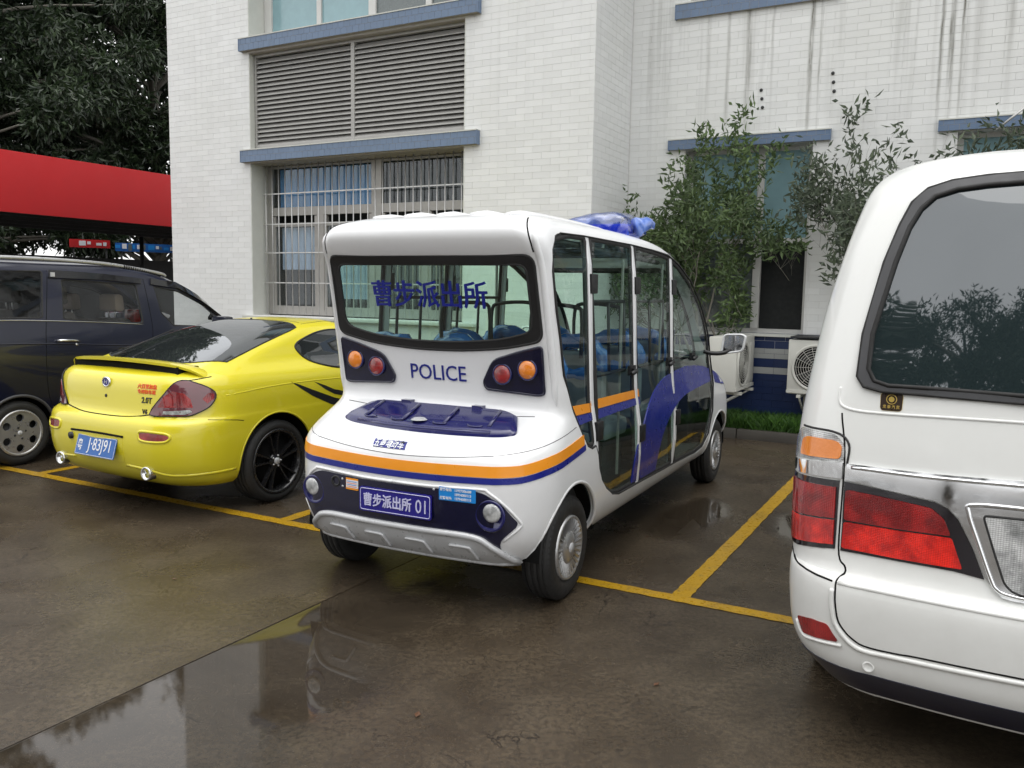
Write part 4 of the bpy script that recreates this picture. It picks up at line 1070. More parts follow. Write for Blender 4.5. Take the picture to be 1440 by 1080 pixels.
# rear window with its broad black border
RGi = rnd([(.588, 1.786), (.598, 1.445), (.42, 1.398), (.15, 1.372), (-.15, 1.372), (-.42, 1.398), (-.598, 1.445), (-.588, 1.786)], [.05, .06, .15, .2, .2, .15, .06, .05], 5)
rwin_o = ring_patch('rear_window', RG, RGi, pr_rear, M['black'], BUS, .005, .012)
patch('pane', inset(RGi, -.006), pr_rear, M['busglass'], rwin_o, .0, .004, .08)
line_on('rubber_seal', RGi, lambda a, b: pr_rear(a, b), M['rubber'], rwin_o, .007, .002, 6, 1, True)
line_on('rubber_seal', RG, pr_rear, M['rubber'], rwin_o, .008, .0, 6, 1, True)
wso = ring_patch('windscreen', inset(WS, -.02), inset(WS, .03), pr_f, M['black'], BUS, .004, .01)
patch('pane', inset(WS, .02), pr_f, M['sideglass'], wso, .0, .003, .1)
# seams of the roof hood
for s in (-1, 1): line_on('roof_seam', [(s * .642, 1.845), (s * .634, 1.90), (s * .618, 1.955), (s * .595, 1.995), (s * .565, 2.02)], pr_rear, M['seam'], BUS, .0045, -.001)
line_on('panel_seam', [(y, .988 + .015 * (y / .6) ** 2) for y in np.linspace(-.60, .60, 9)], pr_rear, M['seam'], BUS, .003, -.001)
line_on('bumper_seam', [(2.10, .905), (2.344, .868), (2.75, .826), (3.14, .812), (3.53, .826), (3.94, .868), (4.18, .905), (4.4, .935)], projector(BB, 'wrap', .3), M['seal'], BUS, .0022, -.0005)
# ribs on the roof
for y in (-.42, -.21, 0, .21, .42):
    P = []
    for x in np.linspace(-.12, 1.5, 12): p, n = pr_t(x, y); P.append(p + n * .002)
    MB().tube(P, [.012] + [.026] * 10 + [.012], 8, sx=2.2).build('roof_rib', M['bus_white'], BUS)
# POLICE lettering, lamps in their navy pods
lettering('lettering', 'POLICE', .120, lambda u, v: pr_rear(-u, 1.200 + v), M['blue'], BUS, sx=.93)
for s in (-1, 1):
    pod = rnd([(s * .640, 1.372), (s * .50, 1.335), (s * .352, 1.287), (s * .285, 1.165), (s * .30, 1.128), (s * .60, 1.112), (s * .640, 1.118)], [.02, .03, .04, .04, .02, .02, .02], 4)
    pd = patch('lamp_pod', pod, pr_rear, M['navy'], BUS, .010, .004, .04)
    line_on('pod_edge', pod, pr_rear, M['navy'], pd, .007, .006, 6, 1, True)
    for (yy, zz, m, nm) in ((.553, 1.246, 'amber', 'indicator_lamp'), (.405, 1.214, 'red', 'brake_lamp')):
        p, n = pr_rear(s * yy, zz); 
        lm = MB().lathe([(.050, 0), (.050, -.012), (.045, -.02), (.02, -.028), (0, -.03)], 28, 'x', (0, 0, 0)).build(nm, M[m], BUS)
        lm.location = p - Vector((.004, 0, 0)) * 1.0
        rg = MB().lathe([(.048, 0), (.056, -.002), (.057, -.016), (.05, -.018), (.048, -.01)], 28, 'x').build('lamp_ring', M['navy_lid'], lm)
# Chinese lettering inside the rear pane
lettering('lettering', '曹步派出所', .152, lambda u, v: pr_rear(-u + .01, 1.628 + v), M['blue'], BUS, sx=.97, fat=.0022)
# striped belt round the tail
def belt(zc, col, name, a0, a1):
    fn = projector(BB, 'wrap', .3); pts = []
    A = np.linspace(a0, a1, 40)
    def lo(a): d = abs(a - pi); return zc[0] + .016 * min(d, .9) ** 2 * 2 + max(0, d - .75) * zc[2]
    def hi(a): d = abs(a - pi); return zc[1] + .016 * min(d, .9) ** 2 * 2 + max(0, d - .75) * zc[2]
    return patch(name, [(a, lo(a)) for a in A] + [(a, hi(a)) for a in A[::-1]], fn, col, BUS, .0035, .003, .045, scale=.85)
lim = 1.36
belt((.733, .787, .115), M['orange'], 'orange_stripe', pi - lim, pi + lim)
belt((.699, .730, .115), M['blue'], 'blue_stripe', pi - lim - .02, pi + lim + .02)
# recessed navy bumper panel
NP = rnd([(.505, .672), (.20, .662), (-.20, .662), (-.505, .672), (-.60, .615), (-.665, .52), (-.655, .495), (-.575, .415), (-.605, .285), (.605, .285), (.575, .415), (.655, .495), (.665, .52), (.60, .615)],
         [.05, 0, 0, .05, .03, .03, .02, .05, 0, 0, .05, .02, .03, .03], 4)
npo = patch('bumper_panel', NP, pr_rear, M['navy'], BUS, .006, .004, .03)
for s in (-1, 1): line_on('panel_edge', [(0, .672), (s * .20, .672), (s * .49, .682), (s * .535, .672), (s * .61, .612), (s * .672, .525), (s * .668, .49), (s * .60, .425)], pr_rear, M['bus_white'], npo, .008, .000, 6, 4)
# the side frames stand proud of the tail panel
for s in (-1, 1): line_on('frame_edge', [(s * .700, 1.02), (s * .690, 1.10), (s * .684, 1.25), (s * .676, 1.5), (s * .668, 1.75), (s * .660, 1.86), (s * .648, 1.93), (s * .625, 1.985)], pr_rear, M['bus_white'], BUS, .020, -.009, 10, taper=9)
# silver skid plate
SK = rnd([(.455, .452), (-.455, .452), (-.56, .395), (-.64, .298), (.64, .298), (.56, .395)], [.05, .05, .05, .0, .0, .05], 5)
SKo = patch('skid_plate', SK, pr_rear, M['silver'], BUS, .016, .008, .05)
line_on('skid_edge', [(-.632, .303), (-.55, .392), (-.452, .437), (-.2, .442), (.2, .442), (.452, .437), (.55, .392), (.632, .303)], pr_rear, M['silver'], SKo, .017, .012, 8, 5)
line_on('skid_lip', [(-.63, .293), (-.3, .292), (0, .292), (.3, .292), (.63, .293)], pr_rear, M['silver'], SKo, .012, .012, 8, 5)
for yc in (.375, .13, -.125, -.38):
    line_on('skid_rib', [(yc + .06, .385), (yc - .035, .383), (yc - .055, .37), (yc - .075, .315)], pr_rear, M['silver'], SKo, .0085, .020, 6, 4)
# fog lamps
for s in (-1, 1):
    p, n = pr_rear(s * .548, .555); n = (n + Vector((-.8, 0, 0))).normalized(); p = p + n * .002; q = n.to_track_quat('-X', 'Z')
    bz = MB().lathe([(.0, .0), (.080, .002), (.081, -.006), (.074, -.009), (.062, -.002)], 36, 'x').build('lamp_bowl', M['navy_lid'], BUS); bz.location = p; bz.rotation_mode = 'QUATERNION'
    bz.rotation_quaternion = Vector((-1, 0, 0)).rotation_difference(n)
    MB().lathe([(.046, .0), (.047, -.008), (.035, -.013), (0, -.015)], 28, 'x', (0, s * .010, .016)).build('fog_lamp', M['clearlens'], bz)
# plate with border and lettering
def flat_on(px, yc, zc, off=0.014):
    p, n = pr_rear(yc, zc); n = Vector((n.x, n.y, 0)).normalized(); e = Vector((-n.y, n.x, 0)); e = -e if e.y > 0 else e
    return lambda u, v: (p + n * off + e * u + Vector((0, 0, v)), n)
pl = flat_on(0, -.018, .563, .016)
def sheet(name, w, h, fn, m, par, r=.012, th=.003, off=0):
    o = rnd([(-w / 2, -h / 2), (w / 2, -h / 2), (w / 2, h / 2), (-w / 2, h / 2)], r, 4); n = len(o)
    P = [fn(a, b) for a, b in o]; vs = [p + nn * off for p, nn in P] + [p - nn * th for p, nn in P]
    return link(name, mesh(name, vs, [tuple(range(n))] + [(i, i + n, (i + 1) % n + n, (i + 1) % n) for i in range(n)]), par, m)
pt = sheet('number_plate', .44, .128, pl, M['platenavy'], BUS, .014, .008)
o = rnd([(-.212, -.056), (.212, -.056), (.212, .056), (-.212, .056)], .014, 4)
MB().tube([pl(a, b)[0] + pl(a, b)[1] * .001 for a, b in o], .0022, 4, closed=True).build('plate_border', M['lilac'], pt)
lettering('lettering', '曹步派出所', .073, lambda u, v: pl(u - .045, v), M['lilac'], pt, sx=.82, off=.002, fat=.0016)
lettering('lettering', '01', .098, lambda u, v: pl(u + .158, v), M['lilac'], pt, bold=.0, sx=.80, off=.002)
st = flat_on(0, -.375, .645, .007)
so = sheet('phone_sticker', .20, .068, st, M['skyblue'], BUS, .003, .003)
for k, (a, b) in enumerate((('服务电话:', '13927306688'), ('', '18934000113'), ('报警电话:', '13794300113'))):
    v = .021 - k * .021
    if a: lettering('lettering', a, .0155, lambda u, w, v=v: st(u - .062, w + v), M['white'], so, bold=.0004, off=.0015)
    lettering('lettering', b, .0175, lambda u, w, v=v: st(u + .032, w + v), M['white'], so, bold=.0004, sx=.95, off=.0015)
og = flat_on(0, .262, .625, .007)
oo = sheet('warning_sticker', .084, .062, og, M['orange'], BUS, .002, .003)
sheet('sticker_face', .082, .042, lambda u, v: og(u + .0015, v), M['white'], oo, .001, .001, .001)
for k in range(4): sheet('sticker_line', .066, .0028, lambda u, v, k=k: og(u, v + .013 - k * .009), M['redprint'] if k % 2 else M['skyblue'], oo, .0005, .001, .0016)
for (yy, zz) in ((.33, .645), (.33, .605), (-.245, .66), (.40, .64)):
    p, n = pr_rear(yy, zz); MB().lathe([(0, -.008), (.006, -.007), (.008, 0)], 10, 'x', tuple(p)).build('screw', M['silver'], npo)
p, n = pr_rear(.375, .628); MB().lathe([(.03, 0), (.03, -.01), (.022, -.012), (.018, -.004), (0, -.004)], 24, 'x', tuple(p)).build('socket_cover', M['black'], npo)
# boot lid with hinges, ribs and handle; it lies on the sloping shelf
def lid_pt(u, v, off=0.0):      # u = y, v = 0 (rear edge) .. 1 (hinge edge)
    x = -.375 + .215 * v + .035 * (u / .5) ** 2; z = .915 + .088 * v + off; return Vector((x, u * 1.03 - .045, z))
ow = [(.52, .16), (.515, .04), (.44, -.07), (.22, -.13), (0, -.15), (-.22, -.13), (-.44, -.07), (-.515, .04), (-.52, .16), (-.46, .80), (-.40, .93), (-.36, .97), (0, 1.0), (.36, .97), (.41, .93), (.46, .80)]
ow = rnd(ow, .06, 3); n = len(ow)
cen = Vector((0, .45)); vs = [lid_pt(u, v, -.01) for u, v in ow] + [lid_pt(u, v, .018) for u, v in ow] + [lid_pt(u * .955, .45 + (v - .45) * .88, .034) for u, v in ow]
fs = [(i, (i + 1) % n, n + (i + 1) % n, n + i) for i in range(n)] + [(n + i, n + (i + 1) % n, 2 * n + (i + 1) % n, 2 * n + i) for i in range(n)] + [tuple(range(2 * n, 3 * n))]
lid = MB().add(vs, fs).build('boot_lid', M['navy_lid'], BUS); lid.data.polygons.foreach_set('use_smooth', [True] * len(lid.data.polygons)); sharp(lid.data, .7)
for y in (-.36, -.12, .12, .36): MB().tube([lid_pt(y * 1.04, .15, .034), lid_pt(y, .85, .036)], .007, 6, sx=1.6).build('lid_rib', M['navy_lid'], lid)
for y in (-.30, -.1, .16, .34):
    MB().tube([lid_pt(y + .04 * cos(a), .14 - .14 * sin(a) * .5, .036) for a in np.linspace(0, pi, 9)], .005, 6).build('lid_moulding', M['navy_lid'], lid)
MB().tube([lid_pt(-.40, -.02, .022), lid_pt(-.2, -.07, .022), lid_pt(0, -.08, .022), lid_pt(.2, -.07, .022), lid_pt(.40, -.02, .022)], .012, 8).build('lid_lip', M['navy_lid'], lid)
MB().lathe([(0, .012), (.03, .01), (.045, .0)], 20, 'z', tuple(lid_pt(.03, .18, .034))).build('lid_handle', M['silver'], lid)
for y in (-.22, .22): MB().box(-.02, .025, -.03, .03, 0, .02).build('hinge', M['navy_lid'], lid).location = lid_pt(y, 1.0, .016)
def badge_fn(u, v):
    h = BB.ray_cast(Vector((-.445, .05 + u * -1, 3)), Vector((0, 0, -1))); x = -.505 + .0; 
    p, n = pr_rear(.05 - u, .852 + v); return p, n
bo = patch('badge', [(.05 + .095, .835), (.05 + .105, .868), (.05 - .095, .868), (.05 - .105, .835)], pr_rear, M['blue'], BUS, .004, .002, .03)
lettering('lettering', '五菱电动车', .036, badge_fn, M['chrome'], bo, bold=.0006, sx=1.05, off=.007)

# sides: posts, glass doors, hinges, handles
def yside(z): # half width of the body at height z
    zs = [l[0] for l in BL]; return float(np.interp(z, zs, [l[3] for l in BL])) - .016
BAYS = [[(-.13, 1.93), (-.175, 1.86), (-.175, 1.756), (-.135, 1.548), (-.095, 1.405), (-.055, 1.223), (.035, 1.044), (.125, .888), (.185, .815), (.25, .79), (.31, .80), (.318, 1.0), (.318, 1.962), (.1, 1.962)],
        [(.372, 1.962), (.372, .68), (.41, .585), (.49, .515), (.61, .455), (.74, .432), (1.08, .428), (1.08, 1.958), (.8, 1.961)],
        [(1.135, 1.956), (1.135, .427), (1.90, .407), (1.90, 1.918), (1.5, 1.944)],
        [(1.965, 1.905), (1.965, .404), (2.6, .378), (2.78, .395), (2.93, .49), (3.02, .68), (3.065, .90), (3.04, 1.109), (2.985, 1.30), (2.86, 1.45), (2.69, 1.59), (2.434, 1.745), (2.15, 1.855)]]
for s in (-1, 1):
    def sp(x, z, off=0.0, s=s): return Vector((x, s * (yside(z) + off), z))
    fn = lambda a, b, s=s: (Vector((a, s * yside(b), b)), Vector((0, s, 0)))
    for xp in (.345, 1.108, 1.933):
        zt = float(np.interp(xp, [0, 1.1, 1.5, 1.85, 2.11], [1.965, 1.96, 1.948, 1.928, 1.875])); zb = float(np.interp(xp, [.3, .35, 1.1, 2.6], [.79, .70, .427, .378]))
        P = [sp(xp, z, .004) for z in np.linspace(zb, zt, 9)]
        vs = []; 
        for p in P: vs += [(p.x - .024, p.y - s * .03, p.z), (p.x - .024, p.y, p.z), (p.x - .017, p.y + s * .006, p.z), (p.x + .017, p.y + s * .006, p.z), (p.x + .024, p.y, p.z), (p.x + .024, p.y - s * .03, p.z)]
        MB().add(vs, [(k * 6 + i, k * 6 + (i + 1) % 6, k * 6 + 6 + (i + 1) % 6, k * 6 + 6 + i) for k in range(8) for i in range(6)]).build('door_post', M['bus_white'], BUS)
    for bi, bay in enumerate(BAYS):
        bay = rnd(bay, .03, 3); inn = inset(bay, .028)
        door = line_on('door' if bi else 'quarter_window', inset(bay, .012), fn, M['rubber'], BUS, .017, -.004, 6, 1, True, sx=.8)
        patch('pane', inset(bay, .012), fn, M['sideglass'], door, .002, .003, .12)
        if bi in (1, 2):   # inner sash bars seen through the glass
            x0 = bay[0][0] + .1; 
            zt = 1.88
            xa, xb = (.42, 1.03) if bi == 1 else (1.18, 1.86)
            m = MB(); m.tube([sp(xa + .03, 1.60, -.03), sp(xb - .03, 1.60, -.03)], .012, 6); m.tube([sp(xa + .03, 1.17, -.03), sp(xb - .03, 1.17, -.03)], .012, 6)
            m.tube([sp((xa + xb) / 2, 1.60, -.03), sp((xa + xb) / 2, 1.17, -.03)], .010, 6); m.tube([sp(xa + .03, 1.60, -.03), sp(xa + .03, 1.17, -.03)], .010, 6); m.tube([sp(xb - .03, 1.60, -.03), sp(xb - .03, 1.17, -.03)], .010, 6)
            m.build('window_bars', M['black'], door)
            m2 = MB(); p0 = sp(xb - .06, 1.85, -.012); m2.box(xb - .075, xb - .05, min(p0.y, p0.y - s * .01), max(p0.y, p0.y - s * .01), .5, 1.86).build('sash_strip', M['alu'], door)
        if bi:  # hinge blocks and handle
            hx = (.372, 1.135, 1.965)[bi - 1]
            for hz in (1.70, .87 if bi == 1 else .75):
                p = sp(hx + .012, hz); MB().box(-.045, .055, -.012, .022, -.055, .055).build('hinge', M['black'], door, bevel=.008).matrix_local = Matrix.Translation(p) @ Matrix.Rotation(0 if s > 0 else pi, 4, 'Z')
            xh = (1.04, 1.86, 2.50)[bi - 1]; zh = 1.165; p = sp(xh, zh)
            MB().box(-.06, .05, 0, .018, -.03, .03).tube([(-.01, .02, 0), (-.02, .045, .0), (-.12, .05, -.012)], .014, 8).build('door_handle', M['black'], door, bevel=0).matrix_local = Matrix.Translation(p) @ (Matrix.Identity(4) if s > 0 else Matrix.Rotation(pi, 4, 'Z') @ Matrix.Scale(-1, 4, (1, 0, 0)))
    # vinyl stripes across the doors, then the blue swoosh running up to the front wing
    off = .008
    def dec(name, poly, m): return patch(name, poly, fn, m, BUS, off, .0, .10)
    for (x0, x1) in ((.035, .318), (.322, .370), (.375, 1.082), (1.085, 1.16)):
        z = lambda x: .005 * (1.1 - x)
        xx0 = max(x0, .03); dec('orange_stripe', [(xx0 + .005, .992), (x1, .985), (x1, 1.034), (xx0 + (-.0), 1.045)], M['orange'])
        dec('blue_stripe', [(xx0 + .035, .935), (x1, .94), (x1, .981), (xx0 + .008, .988)], M['blue'])
    SW = [(.99, .44), (1.04, .62), (1.16, .765), (1.30, .888), (1.52, 1.0), (1.77, 1.063), (2.14, 1.092), (2.38, 1.098), (2.78, 1.07), (3.02, 1.03), (3.03, .925), (2.58, .91), (2.17, .884), (1.89, .819), (1.69, .72), (1.56, .60), (1.50, .44)]
    SW = [(a, b) for a, b in crom(SW[:10], 4)] + [(a, b) for a, b in crom(SW[10:], 4)]
    dec('blue_swoosh', SW, M['blue'])
    fz = pr_r if s < 0 else pr_l
    patch('blue_swoosh', [(3.10, 1.01), (3.28, .965), (3.45, .915), (3.58, .865), (3.45, .862), (3.28, .885), (3.13, .905)], fz, M['blue'], BUS, .004, .002, .05)
    line_on('opening_trim', OPEN, lambda a, b, s=s: (Vector((a, s * (yside(b) + .012), b)), Vector((0, s, 0))), M['rubber'], BUS, .007, 0, 6, 1, True)
    # wheel arch lips
    for ax_ in (.02, 3.31):
        pts = [(ax_ + .357 * cos(a), .285 + .357 * sin(a)) for a in np.linspace(-.1 if ax_ < 1 else .05, pi + (.05), 26)]
        line_on('arch_lip', pts, fz, M['bus_white'], BUS, .011, -.006, 8, 1)
        h = housing(BUS, ax_, .285, .36, s * .40, s * .735)
# mirrors on black arms
for s in (-1, 1):
    base = Vector((2.94, s * .70, 1.18)); hd = Vector((3.0, s * 0.925, 1.245))
    mr = MB().tube(crom([tuple(base), (2.95, s * .77, 1.165), (2.99, s * .85, 1.17), (3.02, s * .92, 1.20)], 5), .018, 8).build('mirror', M['black'], BUS)
    hs = MB(); ol = rnd([(-.095, -.085), (.085, -.055), (.105, .07), (.07, .085), (-.075, .08)], .035, 5); n = len(ol)
    vs = [(0, s * a, b) for a, b in ol] + [(.03, s * a * 1.05, b * 1.05) for a, b in ol] + [(.09, s * a * .7, b * .7) for a, b in ol]
    hs.add(vs, [(i, (i + 1) % n, n + (i + 1) % n, n + i) for i in range(n)] + [(n + i, n + (i + 1) % n, 2 * n + (i + 1) % n, 2 * n + i) for i in range(n)] + [tuple(range(2 * n, 3 * n))], True)
    h = hs.build('mirror_housing', M['bus_white'], mr); h.location = hd
    g = MB().add([(-.004 + .006, s * a * .88, b * .86) for a, b in ol], [tuple(range(n))]).build('mirror_glass', M['chrome'], mr); g.location = hd
    MB().tube([(0, s * a * .97, b * .97) for a, b in ol], .009, 6, closed=True).build('mirror_rim', M['bus_white'], mr).location = hd
# floor, dashboard, seats in plastic, handrails, ceiling
box('floor', M['cabin'], (.38, 3.2, -.70, .70, .36, .40), BUS)
box('underbody', M['liner'], (-.36, 3.6, -.40, .40, .24, .34), BUS)
box('rear_bulkhead', M['cabin'], (-.08, .36, -.66, .66, .45, .92), BUS)
MB().box(2.85, 3.2, -.62, .62, .40, 1.05).build('dashboard', M['black'], BUS, bevel=.04)
MB().tube([(2.78 + .05 * cos(a), .33 + .17 * sin(a), 1.12 + .15 * cos(a)) for a in np.linspace(0, 2 * pi, 28, endpoint=False)], .014, 8, closed=True).build('steering_wheel', M['black'], BUS)
mtread = MB()
for k in range(22): mtread.box(.45 + k * .03, .46 + k * .03, -.69, -.35, .401, .405)
mtread.build('floor_mat_ribs', M['steel'], BUS, kind='stuff')
def seat(x, y, face, col):
    s = MB().box(-.22, .22, -.21, .21, .72, .84).build('seat', M['seatgrey'], BUS, bevel=.04); s.location = (x, y, 0)
    f = face; b = MB(); ol = rnd([(-.205, .80), (.205, .80), (.20, 1.22), (.15, 1.29), (-.15, 1.29), (-.20, 1.22)], .05, 4)
    b.prism([(a, c) for a, c in ol], -.045, .045, 'x'); bk = b.build('backrest', M['seatgrey'], s, bevel=.025); bk.location = (-f * .24, 0, 0)
    c = MB(); P = [(0, .19 * cos(a), 1.17 + (.15 * sin(a) if sin(a) > 0 else .06 * sin(a))) for a in np.linspace(0, 2 * pi, 30, endpoint=False)]
    c.tube([(p[0] + random.uniform(-.006, .006), p[1] + random.uniform(-.008, .008), p[2] + random.uniform(-.006, .012)) for p in P], [.052 + random.uniform(-.008, .008) for _ in P], 10, closed=True)
    k = c.build('plastic_cover', col, s); k.location = (-f * .24, 0, .03)
    k2 = MB().prism([(a * 1.04, (zz - 1) * 1.02 + 1.0) for a, zz in ol if True], -.05, .05, 'x').build('cover_sheet', M['seatgrey'], s, bevel=.02); k2.location = (-f * .24, 0, -.0); k2.scale = (.9, .98, .995)
    MB().box(-.18, .18, -.18, .18, .40, .72).build('seat_base', M['cabin'], s)
    return s
for x, ys in ((.30, (-.45, 0, .45)), (1.05, (-.42, .42)), (1.75, (-.42, .42)), (2.45, (-.38, .38))):
    for y in ys: seat(x, y, 1, M['seatblue'])
for y in (-.5, .5):
    for x in (.72, 1.42): MB().tube(crom([(x, y, 1.25), (x, y, 1.5), (x + .02, y * .9, 1.56), (x + .02, y * .4, 1.57), (x + .02, y * .3, 1.5), (x + .02, y * .3, 1.25)], 4), .013, 8).build('handrail', M['black'], BUS)
for x in (.6, 1.3, 2.0): MB().tube([(x, -.66, 1.93), (x, .66, 1.93)], .018, 8).build('roof_bow', M['black'], BUS)
for s in (-1, 1): MB().tube([(-.1, s * .63, 1.92), (1.8, s * .63, 1.87)], .016, 8).build('roof_rail_inner', M['black'], BUS)
box('ceiling_fan', M['black'], (.9, 1.1, -.1, .1, 1.86, 1.93), BUS, bevel=.03)
# wheels
for x in (.02, 3.31):
    for s in (-1, 1): wheel(BUS, x, s * .748, wz, wr, .165, .172, 'cap', s > 0)
MB().tube([(.02, -.6, .283), (.02, .6, .283)], .035, 10).build('axle', M['liner'], BUS)
# plastic-wrapped light bar on the roof
LB = empty('light_bar', (0, 0, 0), 0)
W = Matrix.Translation(axle) @ Matrix.Rotation(yaw, 4, 'Z')
LB.location = W @ Vector((1.62, 0, 2.0)); LB.rotation_euler.z = yaw
tag(LB, 'blue light bar wrapped in crumpled clear plastic on the shuttle bus roof', 'light bar')
MB().box(-.14, .14, -.52, .52, .02, .13).build('lamp', mat('blue_lamp_cover', (0.01, 0.06, 0.5), .2, coat=.8), LB, bevel=.04)
for y in (-.35, .35): MB().box(-.05, .05, y - .04, y + .04, -.06, .03).build('foot', M['black'], LB)
g = np.random.default_rng(4); vs = []; NY, NA = 30, 20
for i in range(NY + 1):
    t = i / NY; y = -.58 + 1.16 * t; e = min(1, min(t, 1 - t) * 7 + .25)
    for k in range(NA):
        a = 2 * pi * k / NA; r1 = .19 * e; r2 = .105 * e; cx = abs(cos(a)) ** .6 * (1 if cos(a) > 0 else -1); cz = abs(sin(a)) ** .6 * (1 if sin(a) > 0 else -1)
        w_ = 1 + .10 * sin(3 * a + t * 17) * sin(t * 31 + a) + g.uniform(-.05, .05); vs.append((r1 * cx * w_, y, .085 + r2 * cz * w_ + .02 * sin(t * 9)))
link('plastic_wrap', mesh('plastic_wrap', vs, [(i * NA + k, i * NA + (k + 1) % NA, (i + 1) * NA + (k + 1) % NA, (i + 1) * NA + k) for i in range(NY) for k in range(NA)], True), LB, glass('wrap_film', (.42, .52, .88), .10, .12))
knot = MB().tube(crom([(-.1, -.56, .1), (-.02, -.62, .13), (.02, -.64, .10)], 4), [.07, .06, .05, .05, .04, .03, .03, .02, .012], 9).build('wrap_knot', M['wrap'], LB)
# ------------------------------------------------------------ yellow coupe
CYAW = R(60.0)
caxle = Vector((-1.81, 6.374, 0)) + Matrix.Rotation(CYAW, 3, 'Z') @ Vector((0, .86, 0))
CPE = empty('coupe', tuple(caxle), CYAW)
tag(CPE, 'bright yellow two door coupe with rear spoiler, black flame decals and black wheels', 'car')
CL = [(0.22, -.70, 3.28, .78, .30, .34, .4, .4, .05, .1), (0.27, -.80, 3.36, .84, .36, .38, .45, .45, .05, .12), (0.36, -.875, 3.42, .872, .40, .42, .5, .5, .06, .14),
      (0.50, -.905, 3.46, .882, .42, .42, .5, .5, .06, .16), (0.62, -.90, 3.45, .882, .42, .42, .5, .5, .06, .18), (0.685, -.885, 3.41, .880, .42, .42, .5, .5, .06, .20),
      (0.715, -.850, 3.38, .878, .44, .42, .5, .5, .06, .22), (0.74, -.825, 3.34, .875, .46, .42, .5, .5, .06, .22), (0.85, -.812, 3.12, .868, .48, .40, .5, .5, .06, .25), (0.94, -.80, 2.72, .848, .48, .36, .45, .45, .06, .25),
      (1.00, -.765, 2.28, .812, .46, .32, .3, .4, .06, .2), (1.035, -.66, 2.08, .772, .40, .26, .3, .4, .05, .2), (1.065, -.52, 1.98, .735, .36, .20, .3, .35, .04, .18), (1.11, -.37, 1.86, .698, .36, .17, .3, .3, .04, .15),
      (1.20, -.08, 1.66, .645, .36, .16, .25, .3, .05, .12), (1.28, .20, 1.46, .585, .32, .16, .2, .28, .06, .1), (1.335, .46, 1.27, .52, .28, .18, .2, .25, .06, .08), (1.368, .70, 1.14, .42, .2, .18, .15, .2, .05, .05), (1.38, .86, 1.04, .25, .07, .14, .06, .12, .02, .02)]
# ------------------------------------------------------------ dark blue people carrier
MYAW = R(61.4)
maxle = Vector((-4.456, 7.518, 0)) + Matrix.Rotation(MYAW, 3, 'Z') @ Vector((0, .84, 0))
MPV = empty('people_carrier', tuple(maxle), MYAW)
tag(MPV, 'dark blue people carrier with roof rails and silver wheels at the left edge', 'car')
ML = [(0.20, -.72, 3.45, .74, .25, .25, .4, .4, .04, .1), (0.30, -.84, 3.60, .81, .3, .3, .45, .45, .05, .12), (0.50, -.90, 3.70, .845, .32, .3, .5, .5, .05, .14), (0.80, -.90, 3.66, .852, .32, .3, .5, .5, .05, .16),
      (0.98, -.88, 3.42, .848, .30, .28, .5, .5, .05, .2), (1.06, -.87, 3.10, .842, .28, .26, .4, .4, .05, .2), (1.14, -.86, 2.86, .832, .26, .25, .35, .4, .05, .2), (1.28, -.83, 2.66, .805, .25, .24, .3, .35, .05, .18),
      (1.42, -.79, 2.48, .775, .24, .22, .3, .35, .05, .16), (1.57, -.74, 2.27, .742, .24, .22, .3, .3, .05, .14), (1.70, -.68, 2.02, .708, .24, .22, .3, .3, .05, .12), (1.78, -.62, 1.76, .675, .25, .24, .3, .3, .05, .1),
      (1.83, -.52, 1.42, .625, .26, .26, .35, .3, .04, .08), (1.86, -.38, 1.05, .54, .28, .26, .35, .28, .03, .06), (1.878, -.1, .7, .38, .25, .24, .25, .24, .02, .04)]
# ------------------------------------------------------------ white van
VYAW = R(61.4)
vorg = Vector((1.639, 2.539, 0)) + Matrix.Rotation(VYAW, 3, 'Z') @ Vector((0, -.07, 0))
VAN = empty('van', tuple(vorg), VYAW)
tag(VAN, 'white passenger van at the right edge with chrome tail trim and red tail lamps', 'van')
VL = [(0.235, .10, 4.55, .72, .25, .25, .4, .4, .08, .1), (0.335, .025, 4.62, .80, .26, .28, .45, .45, .09, .12), (0.42, .0, 4.68, .838, .27, .30, .5, .5, .10, .14), (0.56, -.012, 4.72, .852, .27, .30, .5, .5, .10, .16),
      (0.645, -.008, 4.70, .854, .27, .30, .5, .5, .10, .18), (0.672, .012, 4.69, .853, .26, .29, .5, .5, .10, .18), (0.69, .040, 4.67, .852, .24, .26, .5, .5, .10, .2), (0.80, .052, 4.60, .855, .22, .25, .5, .5, .10, .2), (1.05, .065, 4.35, .858, .22, .25, .45, .5, .10, .22),
      (1.22, .09, 4.15, .848, .22, .25, .4, .5, .10, .22), (1.40, .125, 3.95, .825, .22, .25, .4, .45, .10, .2), (1.60, .175, 3.70, .796, .22, .24, .4, .4, .10, .18), (1.80, .235, 3.42, .752, .22, .24, .35, .35, .09, .16),
      (1.95, .285, 3.20, .715, .24, .25, .35, .35, .09, .14), (2.05, .33, 3.00, .682, .26, .27, .35, .3, .08, .12), (2.12, .39, 2.80, .640, .30, .30, .35, .3, .08, .1), (2.165, .47, 2.6, .565, .34, .30, .3, .25, .06, .08), (2.195, .62, 2.4, .44, .36, .26, .25, .22, .04, .06), (2.21, .85, 2.2, .28, .2, .15, .2, .15, .02, .03)]
